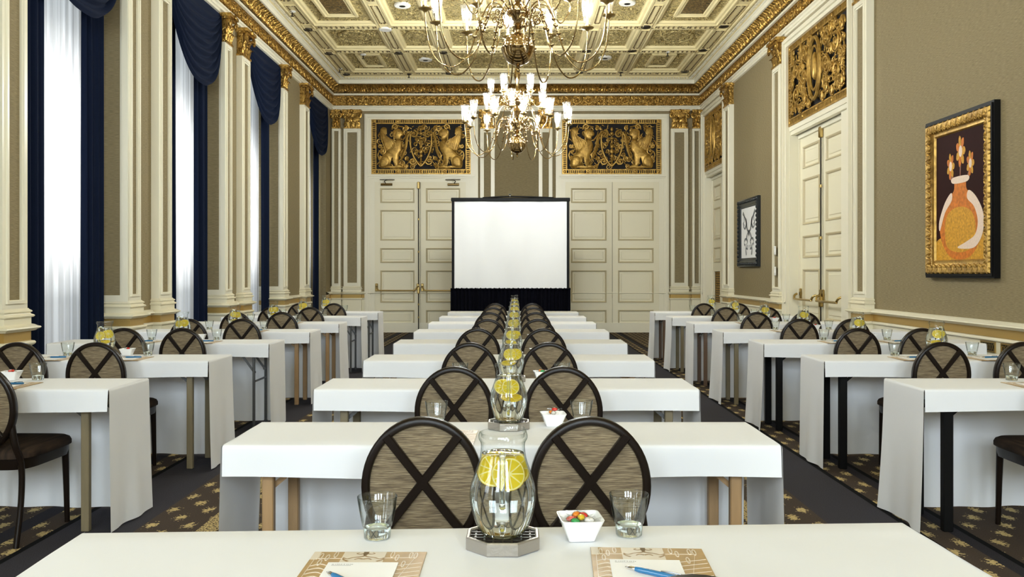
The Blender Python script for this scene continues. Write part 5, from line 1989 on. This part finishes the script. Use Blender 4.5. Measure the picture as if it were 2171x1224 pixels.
def build_folder():
    t = empty('folder')
    w, d = .121, .14
    MB().bbox(-w, w, -d, d, 0, .0022, .0006).build('cover', M_FOLDER, t, smooth=0)
    m = MB()
    m.box(-.055, .035, .02, d - .003, .0020, .0027)
    m.box(-w + .001, -w + .016, d - .05, d - .001, .0020, .0027)
    m.build('pale_panel', M_FOLDER_PALE, t, smooth=0)
    m = MB()
    cx = -.008
    z = .0031
    def stroke(P, w0):
        sp = spline([(cx + p[0], d - .004 - p[1], z) for p in P], 5)
        L_ = []
        for i, p in enumerate(sp):
            dv = sp[min(i + 1, len(sp) - 1)] - sp[max(i - 1, 0)]
            n_ = Vector((-dv.y, dv.x, 0)).normalized() * w0 * (1.1 - .6 * i / len(sp))
            L_.append([p - n_, p + n_])
        m.rows(L_)
    for s in (-1, 1):
        stroke([(0, .0), (s * .003, .012), (0, .022), (s * .006, .030), (s * .022, .036), (s * .034, .044), (s * .044, .036)], .003)
        stroke([(s * .003, .010), (s * .012, .015), (s * .019, .010), (s * .014, .005)], .0022)
        stroke([(0, .046), (s * .010, .042), (s * .018, .050)], .003)
        stroke([(s * .030, .060), (s * .040, .050), (s * .043, .040)], .003)
    m.prism([(cx - .006, d - .003), (cx + .006, d - .003), (cx + .004, d - .022), (cx, d - .030), (cx - .004, d - .022)], .0027, .0031, 'xy')
    m.build('ornament', M_FOLDER_ORN, t, smooth=0)
    m = MB()
    rl = random.Random(2)
    m.tube([(-.11, .118, .0023), (-.112, -.12, .0023)], .0009, n=4)
    m.tube([(-.112, .095, .0023), (.10, .10, .0023), (.062, -.118, .0023)], .0009, n=4)
    for (u, v) in ((-.10, .11), (-.085, .10), (-.07, .12), (.05, .12), (.062, .10), (.09, .115), (.10, .112), (-.095, .07), (.08, .06)):
        m.tube([(u + .006 * cos(q) * .6, v + .018 * sin(q), .0026) for q in [2 * pi * k / 10 for k in range(10)]], .0012, n=4, closed=True)
    for k in range(8):
        y = -.12 + k * .024
        m.tube(spline([(-.11, y, .0024), (-.09, y + .012, .0026), (-.07, y, .0024), (-.05, y + .008, .0024)], 4), .0012, n=4)
        m.tube([(.06, y, .0024), (.118, y + .02, .0024)], .0008, n=4)
    m.build('printed_pattern', M_FOLDER_PALE, t, smooth=0)
    return t


def text_mesh(name, body, size, m, parent, loc):
    cu = bpy.data.curves.new(name, 'FONT')
    cu.body = body
    cu.size = size
    cu.space_character = 1.35
    cu.align_x = 'LEFT'
    tmp = bpy.data.objects.new(name + '_outline', cu)
    me = bpy.data.meshes.new_from_object(tmp)
    bpy.data.objects.remove(tmp)
    me.materials.clear()
    me.materials.append(m)
    o = bpy.data.objects.new(name, me)
    COL.objects.link(o)
    o.parent = parent
    o.location = loc
    KIDS.setdefault(parent.name, []).append(o)
    return o


def build_pad():
    t = empty('note_pad')
    w, d = .0725, .10
    MB().bbox(-w, w, -d, d, 0, .0028, .0005).build('sheets', M_PAPER, t, smooth=0)
    text_mesh('lettering', 'KIMPTON', .0080, M_INK, t, (-w + .010, d - .0165, .00295))
    m = MB()
    m.box(-w + .010, -w + .050, d - .0205, d - .0199, .0028, .0030)
    m.build('printed_rule', M_INK, t, smooth=0)
    return t


def build_pen():
    t = empty('pen')
    MB().lathe([(.001, -.062), (.0045, -.060), (.0055, -.05), (.0056, .035), (.0045, .045)], n=14, ax='x').build('barrel', M_PENBLUE, t, smooth=50)
    MB().lathe([(.0046, .0445), (.0044, .055), (.002, .064), (.0008, .068), (.0003, .0685)], n=14, ax='x').build('tip', M_CHROME, t, smooth=50)
    m = MB()
    m.tube([(-.052, 0, .0055), (-.055, 0, .0085), (-.03, 0, .0085), (-.012, 0, .0065)], .0014, n=6)
    m.build('clip', M_CHROME, t, smooth=50)
    return t


protos.update({'folder': build_folder(), 'note_pad': build_pad(), 'pen': build_pen()})
SETS = [('c', 0, -1), ('c', 0, 1), ('c', 1, -1), ('l', 2, 1), ('l', 3, -1), ('l', 3, 1), ('l', 4, -1), ('l', 4, 1), ('l', 5, 1), ('l', 6, 1), ('r', 2, -1), ('r', 3, -1), ('r', 3, 1), ('r', 4, -1), ('r', 4, 1), ('r', 5, -1), ('r', 6, -1)]
for (c, r, s) in SETS:
    w = which(c, r)
    x0, y0 = SETX[c] + s * (.287 if c == 'c' else .265), 1.575 + ROW * r + .135
    if (c, r) == ('c', 0): x0 = -.314 if s < 0 else .276
    if (c, r) == ('c', 0): y0 = 1.862 - .14 if s < 0 else 1.889 - .14
    if (c, r) == ('c', 1): x0, y0 = -.27, 1.862 - .15 + ROW
    rz = (.0 if s < 0 else -.05) if (c, r) == ('c', 0) else .02 * s
    side = 'the window side' if s < 0 else 'the picture-wall side'
    if c == 'c': side = 'its window side' if s < 0 else 'its picture-wall side'
    put('folder', (x0, y0, GZ), 'tan printed folder on the %s, %s' % (w, side), 'folder', 'tan folders on the tables', rot=(0, 0, rz))
    if (c, r) == ('c', 1): continue
    yp = y0 - .178 if (c, r) == ('c', 0) else y0 - .03
    if (c, r) == ('c', 0): px_, py_ = (-.316, 1.783 - .10) if s < 0 else (.262, 1.800 - .10)
    else: px_, py_ = x0, y0 - .02
    put('note_pad', (px_, py_, GZ + .0034), 'white note pad on the %s, %s' % (w, side), 'note pad', 'white note pads', rot=(0, 0, rz))
    if (c, r) == ('c', 0):
        pl = (-.330, 1.660, -.82) if s < 0 else (.274, 1.700, -.62)
    else: pl = (px_ + .02, py_ + .03, .15)
    put('pen', (pl[0], pl[1], GZ + .0034 + .0028 + .0058), 'blue ballpoint pen on the %s, %s' % (w, side), 'pen', 'blue pens', rot=(0, 0, pl[2] + pi if s else pl[2]))
